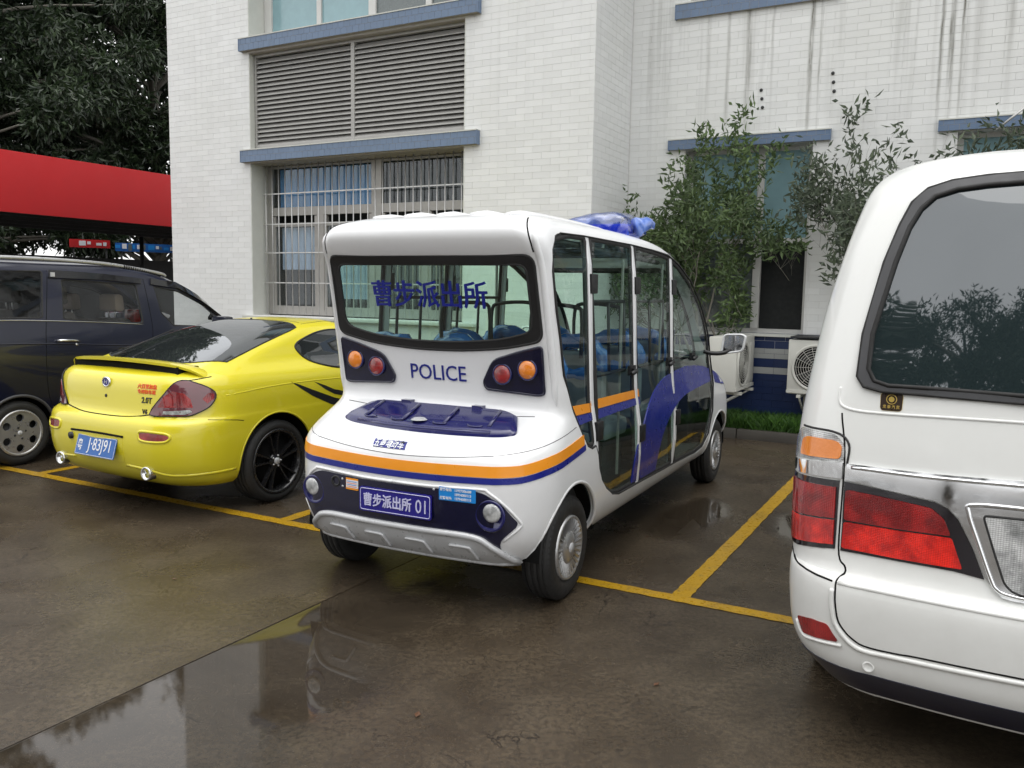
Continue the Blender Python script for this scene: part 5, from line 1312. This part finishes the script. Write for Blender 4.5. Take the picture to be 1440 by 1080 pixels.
# ---- coupe body and fittings
cb, CB = shell('body', CL, M['yellow'], CPE, 0.02, ns=24)
CR = .318
cut(cb, [cyl(x, .325, .378, y0, y1) for x in (.02, 2.55) for y0, y1 in ((-1.1, -.45), (.45, 1.1))])
c_top, c_rear, c_r, c_l = projector(CB, 'top'), projector(CB, 'rear'), projector(CB, 'side-'), projector(CB, 'side+')
c_w = projector(CB, 'wrap', .2); c_front = projector(CB, 'front')
box('underbody', M['liner'], (-.66, 3.2, -.5, .5, .22, .5), CPE)
gl = crom([(-.478, 0), (-.46, .34), (-.40, .54), (-.285, .665)], 4)[:-1] + [(-.285, .665)] + crom([(-.26, .66), (.094, .612), (.44, .56), (.575, .525)], 4)[1:] + crom([(.60, .50), (.635, .32), (.655, 0)], 4)[1:]
gl = [(a, b) for a, b in gl]; full = gl + [(a, -b) for a, b in gl[::-1][1:-1]]
rg_ = patch('rear_window', full, c_top, M['rearglass'], CPE, .004, .002, .06)
line_on('seal', full, c_top, M['rubber'], rg_, .007, .0, 6, 1, True)
ws_ = [(1.93, 0), (1.90, .40), (1.80, .60), (1.30, .47), (1.16, .30), (1.14, 0)]; ws_ = crom(ws_, 3); ws_ = ws_ + [(a, -b) for a, b in ws_[::-1][1:-1]]
patch('windscreen', ws_, c_top, M['rearglass'], CPE, .004, .002, .08)
QW = crom([(.425, 1.15), (.445, 1.19), (.54, 1.227), (.75, 1.276), (.98, 1.292), (1.25, 1.262), (1.50, 1.18), (1.74, 1.055), (1.80, 1.0), (1.66, .975), (1.2, .975), (.85, .985), (.65, 1.012), (.50, 1.062)], 4, True)
for s, pj in ((-1, c_r), (1, c_l)):
    w_ = patch('side_window', QW, pj, M['rearglass'], CPE, .004, .002, .06); line_on('seal', QW, pj, M['rubber'], w_, .009, .001, 6, 1, True)
    f1 = [(.18, .921), (.30, .878), (.406, .838), (.651, .752), (.866, .692), (1.15, .665), (1.5, .70), (1.15, .632), (.864, .640), (.604, .702), (.40, .79), (.28, .857)]
    patch('flame_decal', f1, pj, M['black'], CPE, .0022, .001, .05)
    patch('flame_decal', [(.434, .900), (.55, .862), (.655, .82), (.874, .770), (1.05, .765), (1.3, .79), (1.05, .742), (.871, .735), (.653, .782), (.55, .83)], pj, M['black'], CPE, .0022, .001, .05)
    line_on('door_seam', [(.98, .98), (.93, .80), (.95, .55), (1.0, .36)], pj, M['seam'], CPE, .003, -.001)
    line_on('door_seam', [(2.0, .93), (2.02, .7), (1.98, .36)], pj, M['seam'], CPE, .003, -.001)
    line_on('bumper_seam', [(-.60, .715), (-.567, .712), (-.407, .695), (-.32, .68)], pj, M['seam'], CPE, .003, -.001)
    line_on('skirt_crease', [(.42, .40), (.8, .375), (1.5, .37), (2.1, .39)], pj, M['yellow'], CPE, .012, -.004)
    line_on('bumper_crease', W3([(-.40, s * .87, .335), (-.6, s * .82, .33), (-.78, s * .66, .325), (-.85, s * .5, .36), (-.88, s * .3, .375)], .2), c_w, M['yellow'], CPE, .013, -.005)
    line_on('shoulder_line', [(-.45, .875), (0, .905), (.5, .91), (1.2, .90), (1.9, .87)], pj, M['yellow'], CPE, .006, -.003)
    for ax_ in (.02, 2.55): housing(CPE, ax_, .325, .38, s * .45, s * .85)
    for ax_ in (.02, 2.55): line_on('arch_lip', [(ax_ + .38 * cos(a), .325 + .38 * sin(a)) for a in np.linspace(-.05, pi + .12, 30)], pj, M['yellow'], CPE, .008, -.004, 8, 1)
    wheel(CPE, .03, s * .862, CR, CR, .21, .242, 'spokes', s > 0); wheel(CPE, 2.55, s * .862, CR, CR, .21, .242, 'spokes', s > 0)
    # tail lamp: smoked lens with red lobes and a dark lower band
    TL = [(-.805, -.478, .745), (-.785, -.535, .83), (-.767, -.586, .891), (-.735, -.62, .945), (-.703, -.651, .98), (-.665, -.695, .985), (-.627, -.733, .971), (-.571, -.783, .942), (-.526, -.814, .905), (-.525, -.822, .865), (-.555, -.815, .82), (-.591, -.802, .79), (-.655, -.761, .756), (-.698, -.724, .742), (-.779, -.596, .738)]
    def sd(P): return P if s < 0 else mir(P)
    tl = patch('tail_lamp', W3(sd(TL), .2), c_w, M['smoke'], CPE, .010, .004, .04, scale=.9)
    line_on('lamp_seal', W3(sd(TL), .2), c_w, M['rubber'], tl, .005, .007, 6, 2, True)
    patch('red_lobe', W3(sd([(-.785, -.545, .80), (-.77, -.59, .875), (-.735, -.635, .915), (-.69, -.70, .90), (-.66, -.73, .86), (-.66, -.75, .80)]), .2), c_w, M['red'], tl, .0115, .0, .03, scale=.9)
    patch('red_lobe', W3(sd([(-.61, -.785, .86), (-.57, -.80, .90), (-.535, -.815, .89), (-.54, -.818, .855), (-.58, -.80, .825)]), .2), c_w, M['red'], tl, .0115, .0, .03, scale=.9)
    patch('clear_band', W3(sd([(-.775, -.585, .752), (-.745, -.65, .752), (-.70, -.715, .752), (-.66, -.745, .768), (-.67, -.735, .785), (-.735, -.66, .780), (-.775, -.59, .775)]), .2), c_w, M['clearlens'], tl, .0115, .0, .03, scale=.9)
    # bumper reflector in its oval recess
    RF = [(-.885, -.455, .60), (-.88, -.47, .635), (-.84, -.62, .632), (-.815, -.68, .62), (-.81, -.69, .595), (-.825, -.66, .572), (-.86, -.585, .566), (-.885, -.48, .572)]
    RF = W3(sd(RF), .2); rf = patch('reflector', rnd(RF, .02, 3), c_w, M['red'], CPE, .004, .004, .03)
    line_on('recess_lip', RF, c_w, M['yellow'], rf, .010, .0, 8, 3, True)
    # exhaust
    ex = MB().lathe([(.030, .05), (.036, -.005), (.046, -.012), (.050, .0), (.048, .16), (.0, .16)], 28, 'x').build('exhaust_tip', M['chrome'], CPE); ex.location = (-.865, s * .50, .335)
    MB().lathe([(0, .06), (.036, .06)], 20, 'x').build('exhaust_bore', M['liner'], ex)
# lid outline, plate niche, emblem, keyhole, lettering
line_on('lid_seam', [(-.45 + .0, .0)] and [(y, .712 + .03 * (abs(y) / .47) ** 3) for y in np.linspace(-.475, .475, 13)], c_rear, M['seam'], CPE, .005, -.001)
for s in (-1, 1): line_on('lid_seam', W3([(-.808, s * .472, .744), (-.76, s * .575, .89), (-.70, s * .64, .975), (-.62, s * .70, .99), (-.50, s * .755, 1.008)], .2), c_w, M['seam'], CPE, .0045, -.001)
niche = rnd([(-.29, .395), (-.30, .575), (.30, .575), (.27, .395)], .03, 3)
nc = patch('plate_niche', niche, c_rear, M['yellow'], CPE, .002, .002, .06)
line_on('niche_shadow_line', [(-.30, .58), (-.1, .585), (.1, .585), (.30, .58)], c_rear, M['seam'], nc, .008, .002)  # dark line painted for the shadow along the niche's top edge
cpf = lambda u, v: (Vector((-.925 + .02 * (v / .07), -u - .02, .487 + v)), Vector((-1, 0, .1)).normalized())
cp = sheet('number_plate', .45, .142, cpf, M['plateblue'], CPE, .008, .006)
o = rnd([(-.22, -.066), (.22, -.066), (.22, .066), (-.22, .066)], .008, 3)
MB().tube([cpf(a, b)[0] for a, b in o], .0018, 4, closed=True).build('plate_border', M['white'], cp)
lettering('lettering', '粤', .085, lambda u, v: cpf(u - .178, v), M['white'], cp, bold=.001, sx=.68, off=.002)
lettering('lettering', 'J·83J91', .118, lambda u, v: cpf(u + .038, v), M['white'], cp, bold=.0, sx=.83, off=.002)
MB().lathe([(.026, .012), (.026, -.01), (0, -.012)], 18, 'x', (-.905, .295, .535)).build('parking_sensor', M['black'], CPE)
em = MB().lathe([(.046, .004), (.046, -.006), (.036, -.009), (.034, -.005), (0, -.006)], 32, 'x').build('emblem', M['chrome'], CPE); em.location = (-.806, -.0, .945); em.scale = (1, 1.0, .82)
MB().lathe([(0, -.0065), (.033, -.0062)], 28, 'x', smooth=False).build('emblem_face', M['platenavy'], em)
lettering('lettering', 'H', .055, lambda u, v: (Vector((-.0068, -u - v * .25, v)), Vector((-1, 0, 0))), M['chrome'], em, bold=.001, off=.001)
MB().lathe([(0, -.004), (.012, -.004), (.013, .0)], 14, 'x', (-.812, .0, .845)).build('keyhole', M['steel'], CPE)
cr_ = lambda y, z: (lambda u, v: c_rear(y - u, z + v))
lettering('lettering', '2.0T', .058, cr_(-.438, .842), M['black'], CPE, bold=.001, sx=.95)
lettering('lettering', 'V6', .045, cr_(-.425, .762), M['black'], CPE, bold=.001)
lettering('lettering', '六百里加急', .034, cr_(-.43, .938), M['redprint'], CPE, bold=.0006, sx=1.12)
lettering('lettering', '专用快车道', .031, cr_(-.43, .901), M['redprint'], CPE, bold=.0006, sx=1.15)
# spoiler
SPN = [(-.80, -.42, .93, .02), (-.775, -.50, .965, .028), (-.71, -.60, 1.045, .032), (-.62, -.645, 1.078, .034), (-.54, -.672, 1.092, .034), (-.27, -.695, 1.106, .036), (0, -.70, 1.110, .036)]
SPN = crom(SPN, 3); SPN = SPN + [(-a, b, c, d) for a, b, c, d in SPN[::-1][1:]]
vs = []
for (y, xt, zt, th) in SPN:
    e = abs(y) / .8; lead = min(-.43 - .0 * e, xt + .26) ; lead = max(lead, xt + .10)
    zl = zt - .018 - .0 * e
    vs += [(xt, y, zt), (xt + .05, y, zt + .004), (lead - .06, y, zl + .004), (lead, y, zl - .018), (lead - .05, y, zl - .03), (xt + .05, y, zt - th * .8), (xt + .004, y, zt - th * .55)]
K = 7; nS = len(SPN); fs = [(i * K + k, i * K + (k + 1) % K, (i + 1) * K + (k + 1) % K, (i + 1) * K + k) for i in range(nS - 1) for k in range(K)] + [tuple(range(K)), tuple(range((nS - 1) * K, nS * K))]
sp_ = MB().add(vs, fs, True).build('spoiler', M['yellow'], CPE); sharp(sp_.data, .9)
MB().box(-.66, -.48, -.60, .60, 1.005, 1.075).build('spoiler_shade', M['seam'], sp_)  # near-black block standing in for the shade below the spoiler
MB().tube([(-.51, .33, 1.10), (-.44, .34, 1.118), (-.40, .34, 1.12)], .012, 6).tube([(-.43, .34, 1.13), (.12, .42, 1.285)], .007, 5).build('rear_wiper', M['rubber'], CPE)
line_on('roof_seam', [(.70, -.44), (.70, -.2), (.71, 0), (.70, .2), (.70, .44)], c_top, M['seam'], CPE, .003, -.001)
for s in (-1, 1): line_on('roof_seam', [(.68, s * .48), (.85, s * .47), (1.1, s * .43), (1.3, s * .44)], c_top, M['seam'], CPE, .003, -.001)
MB().lathe([(0, 0), (.012, 0), (.008, .012), (0, .014)], 10, 'z', tuple(c_top(.69, .12)[0])).build('roof_stud', M['black'], CPE)
patch('headlamp', [(3.05, .42), (3.28, .34), (3.30, .62), (3.0, .76)], c_top, M['clearlens'], CPE, .004, .002, .08); patch('headlamp', [(3.05, -.42), (3.28, -.34), (3.30, -.62), (3.0, -.76)], c_top, M['clearlens'], CPE, .004, .002, .08)
patch('grille', [(-.4, .36), (-.35, .48), (.35, .48), (.4, .36)], c_front, M['black'], CPE, .004, .002, .08)
for s in (-1, 1): MB().box(-.08, .06, -.11, .11, -.06, .07).build('door_mirror', M['yellow'], CPE, bevel=.04).location = (1.72, s * .90, 1.04)

# ---- people carrier
mb_, MBV = shell('body', ML, M['blueblack'], MPV, 0.035, ns=24)
m_r, m_l, m_t, m_rear, m_f = (projector(MBV, k) for k in ('side-', 'side+', 'top', 'rear', 'front'))
MQ = rnd([(-.60, 1.335), (-.50, 1.755), (.385, 1.765), (.305, 1.335)], .03, 3)
MD = rnd([(.505, 1.318), (.552, 1.690), (1.362, 1.655), (1.372, 1.258)], .025, 3)
MF = rnd([(1.575, 1.640), (1.61, 1.36), (1.74, 1.225), (2.56, 1.185), (2.50, 1.275), (2.338, 1.395), (1.87, 1.592)], .02, 3)
RWM = rnd([(-.58, 1.18), (.58, 1.18), (.52, 1.70), (-.52, 1.70)], .06, 4)
cut(mb_, [MB().prism(MQ, -1.2, 1.2), MB().prism(MD, -1.2, 1.2), MB().prism(MF, -1.2, 1.2), MB().prism(RWM, -1.4, -.3, 'x'), MB().prism(rnd([(-.64, 1.12), (.64, 1.12), (.52, 1.72), (-.52, 1.72)], .05, 3), 1.8, 3.4, 'x')]
    + [cyl(x, .30, .335, y0, y1) for x in (.02, 2.75) for y0, y1 in ((-1.1, -.45), (.45, 1.1))])
patch('rear_window', inset(RWM, -.01), m_rear, M['carglass'], MPV, -.002, .003, .1)
patch('windscreen', rnd([(-.65, 1.11), (.65, 1.11), (.53, 1.73), (-.53, 1.73)], .05, 3), m_f, M['carglass'], MPV, -.002, .003, .1)
for s, pj in ((-1, m_r), (1, m_l)):
    for nm, ol in (('rear_quarter_window', MQ), ('rear_door_window', MD), ('front_door_window', MF)):
        w_ = line_on(nm, ol, pj, M['rubber'], MPV, .010, -.006, 6, 1, True); patch('pane', inset(ol, -.006), pj, M['carglass'], w_, -.006, .003, .12)
    patch('rain_guard', [(.425, 1.70), (.445, 1.768), (1.0, 1.748), (1.425, 1.712), (1.41, 1.658), (1.0, 1.69)], pj, M['guard'], MPV, .022, .02, .08)
    patch('rain_guard', [(1.53, 1.655), (1.545, 1.715), (1.87, 1.675), (2.2, 1.53), (2.64, 1.27), (2.56, 1.24), (2.18, 1.47), (1.87, 1.615)], pj, M['guard'], MPV, .022, .02, .08)
    MB().box(-.02, .02, -.006, .006, -.02, .02).build('guard_clip', M['silver'], MPV).location = pj(.46, 1.735)[0] + Vector((0, s * .03, 0))
    line_on('door_seam', [(.431, 1.772), (.334, 1.31), (.300, 1.1), (.286, .85), (.303, .60), (.36, .5)], pj, M['seam'], MPV, .0035, -.001)
    line_on('door_seam', [(1.46, 1.715), (1.475, 1.25), (1.45, 1.0), (1.45, .36)], pj, M['seam'], MPV, .0035, -.001)
    line_on('door_seam', [(2.45, 1.12), (2.42, .8), (2.3, .36)], pj, M['seam'], MPV, .0035, -.001)
    line_on('belt_trim', [(-.60, 1.322), (0, 1.316), (.33, 1.305), (.9, 1.278), (1.37, 1.246)], pj, M['chrome'], MPV, .006, .002)
    line_on('body_crease', [(-.65, 1.115), (0, 1.105), (.5, 1.085), (1.0, 1.052), (2.2, .99)], pj, M['blueblack'], MPV, .008, -.003)
    rl = MB().tube(crom([(-.55, s * .60, 1.80), (-.50, s * .60, 1.862), (0, s * .60, 1.878), (.517, s * .61, 1.876), (1.078, s * .615, 1.856), (1.49, s * .62, 1.812), (1.75, s * .63, 1.772), (1.80, s * .63, 1.75)], 4), .019, 8).build('roof_rail', M['alloy'], MPV)
    rb = MB()
    for k in range(18): x = 1.30 + k * .026; rb.tube([(x - .006, s * .62, 1.834 - (x - 1.3) * .155), (x + .006, s * .62, 1.833 - (x - 1.3) * .155)], .023, 8)
    rb.build('rail_end', M['rubber'], rl)
    hn = MB().tube([pj(.40, 1.118)[0] + Vector((0, s * .01, 0)), pj(.44, 1.122)[0] + Vector((0, s * .035, 0)), pj(.58, 1.116)[0] + Vector((0, s * .035, 0)), pj(.62, 1.108)[0] + Vector((0, s * .01, 0))], .013, 8).build('door_handle', M['chrome'], MPV)
    MB().lathe([(0, -.006), (.012, -.005), (.013, .004)], 12, 'y', tuple(pj(.60, 1.075)[0])).build('lock', M['chrome'], MPV)
    for ax_ in (.02, 2.75):
        line_on('arch_lip', [(ax_ + .338 * cos(a), .30 + .338 * sin(a)) for a in np.linspace(-.1, pi + .1, 30)], pj, M['seal'], MPV, .015, -.004, 8, 1)
        housing(MPV, ax_, .30, .34, s * .45, s * .82); wheel(MPV, ax_, s * .838, .298, .292, .20, .205, 'alloy', s > 0)
    patch('tail_lamp', W3([(-.86, s * .62, 1.0), (-.86, s * .62, 1.30), (-.72, s * .80, 1.30), (-.70, s * .845, 1.0)], 0.0), projector(MBV, 'wrap', 0.0), M['red'], MPV, .006, .003, .05)
    MB().box(-.08, .06, -.11, .11, -.07, .07).build('door_mirror', M['blueblack'], MPV, bevel=.04).location = (2.32, s * .93, 1.25)
# cabin
box('floor', M['cabin'], (-.7, 2.8, -.72, .72, .32, .36), MPV)
box('dashboard', M['cabin'], (2.25, 2.7, -.7, .7, .7, 1.17), MPV, bevel=.05)
MB().tube([(2.18 + .06 * cos(a), .36 + .18 * sin(a), 1.17 + .17 * cos(a)) for a in np.linspace(0, 2 * pi, 24, endpoint=False)], .015, 8, closed=True).build('steering_wheel', M['rubber'], MPV)
def car_seat(x, y, m, hm, zt=1.28):
    s_ = MB().box(-.25, .25, -.24, .24, .42, .68).build('seat', m, MPV, bevel=.06); s_.location = (x, y, 0)
    b = MB().prism(rnd([(-.30, .60), (-.14, .60), (-.22, zt), (-.34, zt)], .05, 4), -.23, .23).build('backrest', m, s_, bevel=.04)
    h = MB().prism(rnd([(-.34, zt + .07), (-.22, zt + .07), (-.24, zt + .25), (-.34, zt + .25)], .04, 4), -.135, .135).build('headrest', hm, s_, bevel=.05)
    for d in (-.05, .05): MB().tube([(-.28, d, zt - .02), (-.29, d, zt + .1)], .007, 6).build('headrest_post', M['alloy'], s_)
for x, y, m, hm in ((1.62, -.36, 'darkseat', 'beigeseat'), (1.62, .36, 'darkseat', 'beigeseat'), (.98, -.38, 'darkseat', 'darkseat'), (.98, .38, 'darkseat', 'darkseat')): car_seat(x, y, M[m], M[hm], 1.30 if hm == 'beigeseat' else 1.38)
MB().box(1.72, 1.86, -.2, -.04, 1.24, 1.38).build('tissue_box', M['red'], MPV, bevel=.015)

# ---- van at the right edge
vb, VB = shell('body', VL, M['van_white'], VAN, 0.025, ns=24)
v_w = projector(VB, 'wrap', .7); v_r, v_l, v_f = projector(VB, 'side-'), projector(VB, 'side+'), projector(VB, 'front')
cut(vb, [cyl(x, .33, .36, y0, y1) for x in (1.0, 3.75) for y0, y1 in ((-1.1, -.5), (.5, 1.1))])
box('underbody', M['liner'], (.18, 4.3, -.55, .55, .25, .55), VAN)
def both(P): return P + mir(P)
def vp(P): return W3(P, .7)
GO = [(.112, .136, 1.321), (.135, .424, 1.325), (.154, .558, 1.326), (.163, .617, 1.338), (.175, .639, 1.371), (.214, .633, 1.52), (.281, .585, 1.773), (.323, .545, 1.905), (.345, .512, 1.985), (.36, .465, 2.033), (.363, .391, 2.056), (.358, .284, 2.068), (.351, .12, 2.074)]
GI = [(.117, .141, 1.345), (.14, .425, 1.348), (.155, .537, 1.347), (.166, .584, 1.360), (.177, .606, 1.40), (.207, .602, 1.522), (.272, .549, 1.772), (.308, .514, 1.895), (.328, .482, 1.961), (.341, .440, 2.003), (.343, .372, 2.024), (.336, .281, 2.034), (.33, .12, 2.040)]
v_rear = projector(VB, 'rear')
def rz(P): return [(p[1], p[2]) for p in P]
vw = ring_patch('rear_window', rz(both(GO)), rz(both(GI)), v_rear, M['seal'], VAN, .012, .01, 160)
patch('pane', inset(rz(both(GI)), -.008), v_rear, M['vanglass'], vw, .004, .003, .07)
line_on('glass_edge', rz(both(GI)), v_rear, M['rubber'], vw, .008, .010, 6, 1, True)
line_on('window_edge', rz(both(GO)), v_rear, M['rubber'], vw, .006, .008, 6, 1, True)
for s in (-1, 1):
    def sd(P): return P if s > 0 else mir(P)
    def A(name, P, m, par, off, th=.003, st=.04, r=0): 
        q = vp(sd(P)); q = rnd(q, r, 3) if r else q; return patch(name, q, v_w, m, par, off, th, st, scale=.7)
    lc = A('side_lamp', [(.25, .845, 1.165), (.226, .81, 1.165), (.147, .699, 1.165), (.128, .668, 1.13), (.122, .664, 1.071), (.235, .832, 1.052), (.30, .855, 1.05), (.30, .85, 1.12)], M['clearlens'], VAN, .004, r=.02)
    A('amber_lamp', [(.202, .795, 1.140), (.145, .69, 1.142), (.131, .674, 1.125), (.129, .673, 1.079), (.184, .786, 1.070), (.23, .825, 1.068), (.225, .82, 1.13)], M['amber'], lc, .007, r=.015)
    line_on('lamp_seal', vp(sd([(.24, .842, 1.172), (.205, .80, 1.172), (.147, .699, 1.170), (.120, .662, 1.135), (.115, .658, 1.06)])), v_w, M['rubber'], lc, .004, .001)
    ol = A('outer_lamp', [(.30, .857, .995), (.232, .832, .992), (.122, .670, 1.004), (.112, .670, .759), (.21, .817, .726), (.28, .852, .722)], M['blacklens'], VAN, .004)
    A('red_lens', [(.27, .852, .972), (.20, .808, .972), (.122, .681, .979), (.116, .681, .868), (.2, .81, .85), (.26, .85, .848)], M['red'], ol, .009)
    A('red_lens', [(.26, .85, .842), (.2, .81, .844), (.116, .681, .861), (.111, .681, .774), (.20, .812, .748), (.26, .85, .742)], M['redbright'], ol, .009)
    il = A('inner_lamp', [(.117, .656, 1.004), (.079, .367, .976), (.075, .33, .962), (.071, .295, .93), (.06, .25, .845), (.054, .208, .747), (.061, .299, .757), (.102, .656, .757)], M['blacklens'], VAN, .004)
    A('red_lens', [(.112, .652, .976), (.095, .52, .968), (.079, .376, .955), (.075, .335, .925), (.069, .312, .872), (.09, .45, .868), (.107, .652, .868)], M['red'], il, .009, r=.01)
    A('red_lens', [(.107, .652, .862), (.09, .45, .862), (.069, .309, .866), (.063, .285, .80), (.060, .272, .768), (.08, .45, .766), (.104, .652, .768)], M['redbright'], il, .009, r=.01)
    A('chrome_trim', [(.27, .85, 1.045), (.22, .825, 1.048), (.122, .666, 1.068), (.117, .666, 1.012), (.20, .812, 1.002), (.25, .848, 1.0)], M['chrome'], VAN, .008, .002)
    line_on('gap', vp(sd([(.17, .668, 1.24), (.123, .661, 1.071), (.107, .661, .764), (.07, .660, .70), (.052, .658, .646), (.048, .652, .57), (.045, .638, .51), (.04, .588, .464), (.038, .54, .448), (.02, .45, .450), (.013, .363, .456), (0, .08, .462), (0, 0, .462)])), v_w, M['seam'], VAN, .0038, -.0015)
    line_on('gap_lip', vp(sd([(.05, .672, .63), (.05, .668, .57), (.045, .654, .50), (.04, .598, .446), (.038, .545, .430), (.02, .45, .434), (.0, .08, .446), (0, 0, .446)])), v_w, M['van_white'], VAN, .010, -.002)
    line_on('hatch_crease', vp(sd([(.18, .70, 1.33), (.175, .697, 1.29), (.165, .68, 1.265), (.155, .63, 1.254), (.143, .55, 1.252), (.12, .33, 1.258), (.10, .13, 1.262), (.10, 0, 1.262)])), v_w, M['van_white'], VAN, .007, -.003)
    line_on('gap', vp(sd([(.30, .85, .70), (.21, .81, .672), (.14, .74, .662), (.06, .668, .655)])), v_w, M['seam'], VAN, .004, -.001)
    line_on('bumper_edge', vp(sd([(.054, .65, .655), (.02, .4, .655), (0, .1, .655), (0, 0, .655)])), v_w, M['van_white'], VAN, .010, -.004)
    rf = A('reflector', [(.155, .795, .474), (.10, .735, .492), (.063, .679, .495), (.052, .638, .441), (.10, .72, .425), (.144, .769, .417)], M['red'], VAN, .004, r=.012)
    line_on('recess_lip', vp(sd([(.165, .80, .455), (.144, .772, .408), (.10, .72, .414), (.05, .63, .430)])), v_w, M['van_white'], rf, .007, .001)
    if s > 0:
        p, n = v_w(*vp([(.052, .533, .375)])[0]); k = MB().lathe([(.020, .004), (.020, -.004), (.015, -.006), (.013, -.003), (0, -.004)], 20, 'x').build('parking_sensor', M['van_white'], VAN); k.location = p
    for ax_ in (1.0, 3.75): housing(VAN, ax_, .33, .36, s * .5, s * .83); wheel(VAN, ax_, s * .845, .33, .33, .20, .20, 'cap', s > 0)
CT = [(.117, .656, 1.067), (.089, .405, 1.069), (.07, .12, 1.079), (.07, .0, 1.079)]; CBt = [(.05, 0, .685), (.041, .094, .690), (.046, .155, .698), (.05, .182, .722), (.054, .208, .757), (.06, .25, .85), (.070, .295, .935), (.075, .33, .967), (.079, .37, .982), (.10, .52, .996), (.115, .656, 1.010)]
h1 = CT + [(p[0], -p[1], p[2]) for p in CT[::-1][1:]]; h2 = [(p[0], -p[1], p[2]) for p in CBt[::-1]] + CBt[1:]
ch = patch('chrome_trim', vp(h1 + h2), v_w, M['chrome'], VAN, .010, .002, .035, scale=.7)
line_on('chrome_ridge', vp([(.11, .645, 1.056), (.089, .405, 1.056), (.07, .12, 1.064), (.07, -.12, 1.064), (.089, -.405, 1.056), (.11, -.645, 1.056)]), v_w, M['chrome'], ch, .007, .009)
line_on('chrome_ridge', vp([(.07, -.285, .985), (.07, -.12, .992), (.07, .12, .992), (.07, .255, .985), (.068, .268, .96), (.06, .232, .86), (.055, .19, .755), (.05, .17, .722), (.046, .13, .708), (.04, 0, .702)]), v_w, M['chrome'], ch, .008, .009)
for s in (-1, 1):
    L_ = [(.066, s * .224, .955), (.061, s * .09, .960), (.05, s * .09, .714), (.047, s * .13, .724), (.052, s * .152, .746), (.058, s * .19, .85)]; L_ = L_ if s > 0 else L_[::-1]
    ln = patch('reversing_lamp', rnd(vp(L_), .015, 3), v_w, M['clearlens'], VAN, .014, .002, .03); line_on('lamp_seal', rnd(vp(L_), .015, 3), v_w, M['rubber'], ln, .004, .012, 6, 1, True)
patch('plate_panel', vp([(.06, .08, .955), (.06, -.08, .955), (.05, -.08, .72), (.05, .08, .72)]), v_w, M['van_white'], VAN, .012, .002, .04)
A_ = np.linspace(pi - 1.02, pi + 1.02, 40); patch('lower_strip', [(a, .25) for a in A_] + [(a, .343) for a in A_[::-1]], v_w, M['blueblack'], VAN, .004, .002, .04, scale=.7)
# small black and gold sticker under the window
sq = [(.158, .560, 1.322), (.147, .488, 1.323), (.133, .490, 1.264), (.143, .558, 1.263)]
stk = patch('sticker', rnd(rz(sq), .012, 4), v_rear, M['brown'], VAN, .002, .001, .02); line_on('sticker_border', rnd(rz(sq), .012, 4), v_rear, M['gold'], stk, .0011, .001, 4, 1, True)
vr = lambda y, z: (lambda u, v: v_rear(y - u, z + v))
line_on('ring', [(.524 + .016 * cos(a), 1.302 + .016 * sin(a)) for a in np.linspace(0, 2 * pi, 20, endpoint=False)], v_rear, M['gold'], stk, .0016, .002, 4, 1, True)
patch('crest', [(.524 + .0095 * cos(a), 1.302 + .0095 * sin(a)) for a in np.linspace(0, 2 * pi, 12, endpoint=False)], v_rear, M['gold'], stk, .003, .0, .01)
lettering('lettering', '龙 泰 汽 贸', .0125, vr(.524, 1.277), M['gold'], stk, bold=.0002, off=.003, sx=.9)
for zz, pj in ((1, v_l), (-1, v_r)):
    for (x0, x1) in ((.75, 1.9), (2.0, 2.95)):
        patch('side_window', rnd([(x0, 1.36), (x0 + .05, 1.92), (x1 - .03, 1.92), (x1, 1.36)], .08, 4), pj, M['vanglass'], VAN, .004, .002, .1)
patch('windscreen', rnd([(-.66, 1.3), (.66, 1.3), (.54, 1.95), (-.54, 1.95)], .1, 4), v_f, M['vanglass'], VAN, .004, .002, .1)
for s in (-1, 1): patch('headlamp', rnd([(s * .40, .72), (s * .42, .90), (s * .70, .95), (s * .72, .74)], .03, 3), v_f, M['clearlens'], VAN, .004, .002, .06)
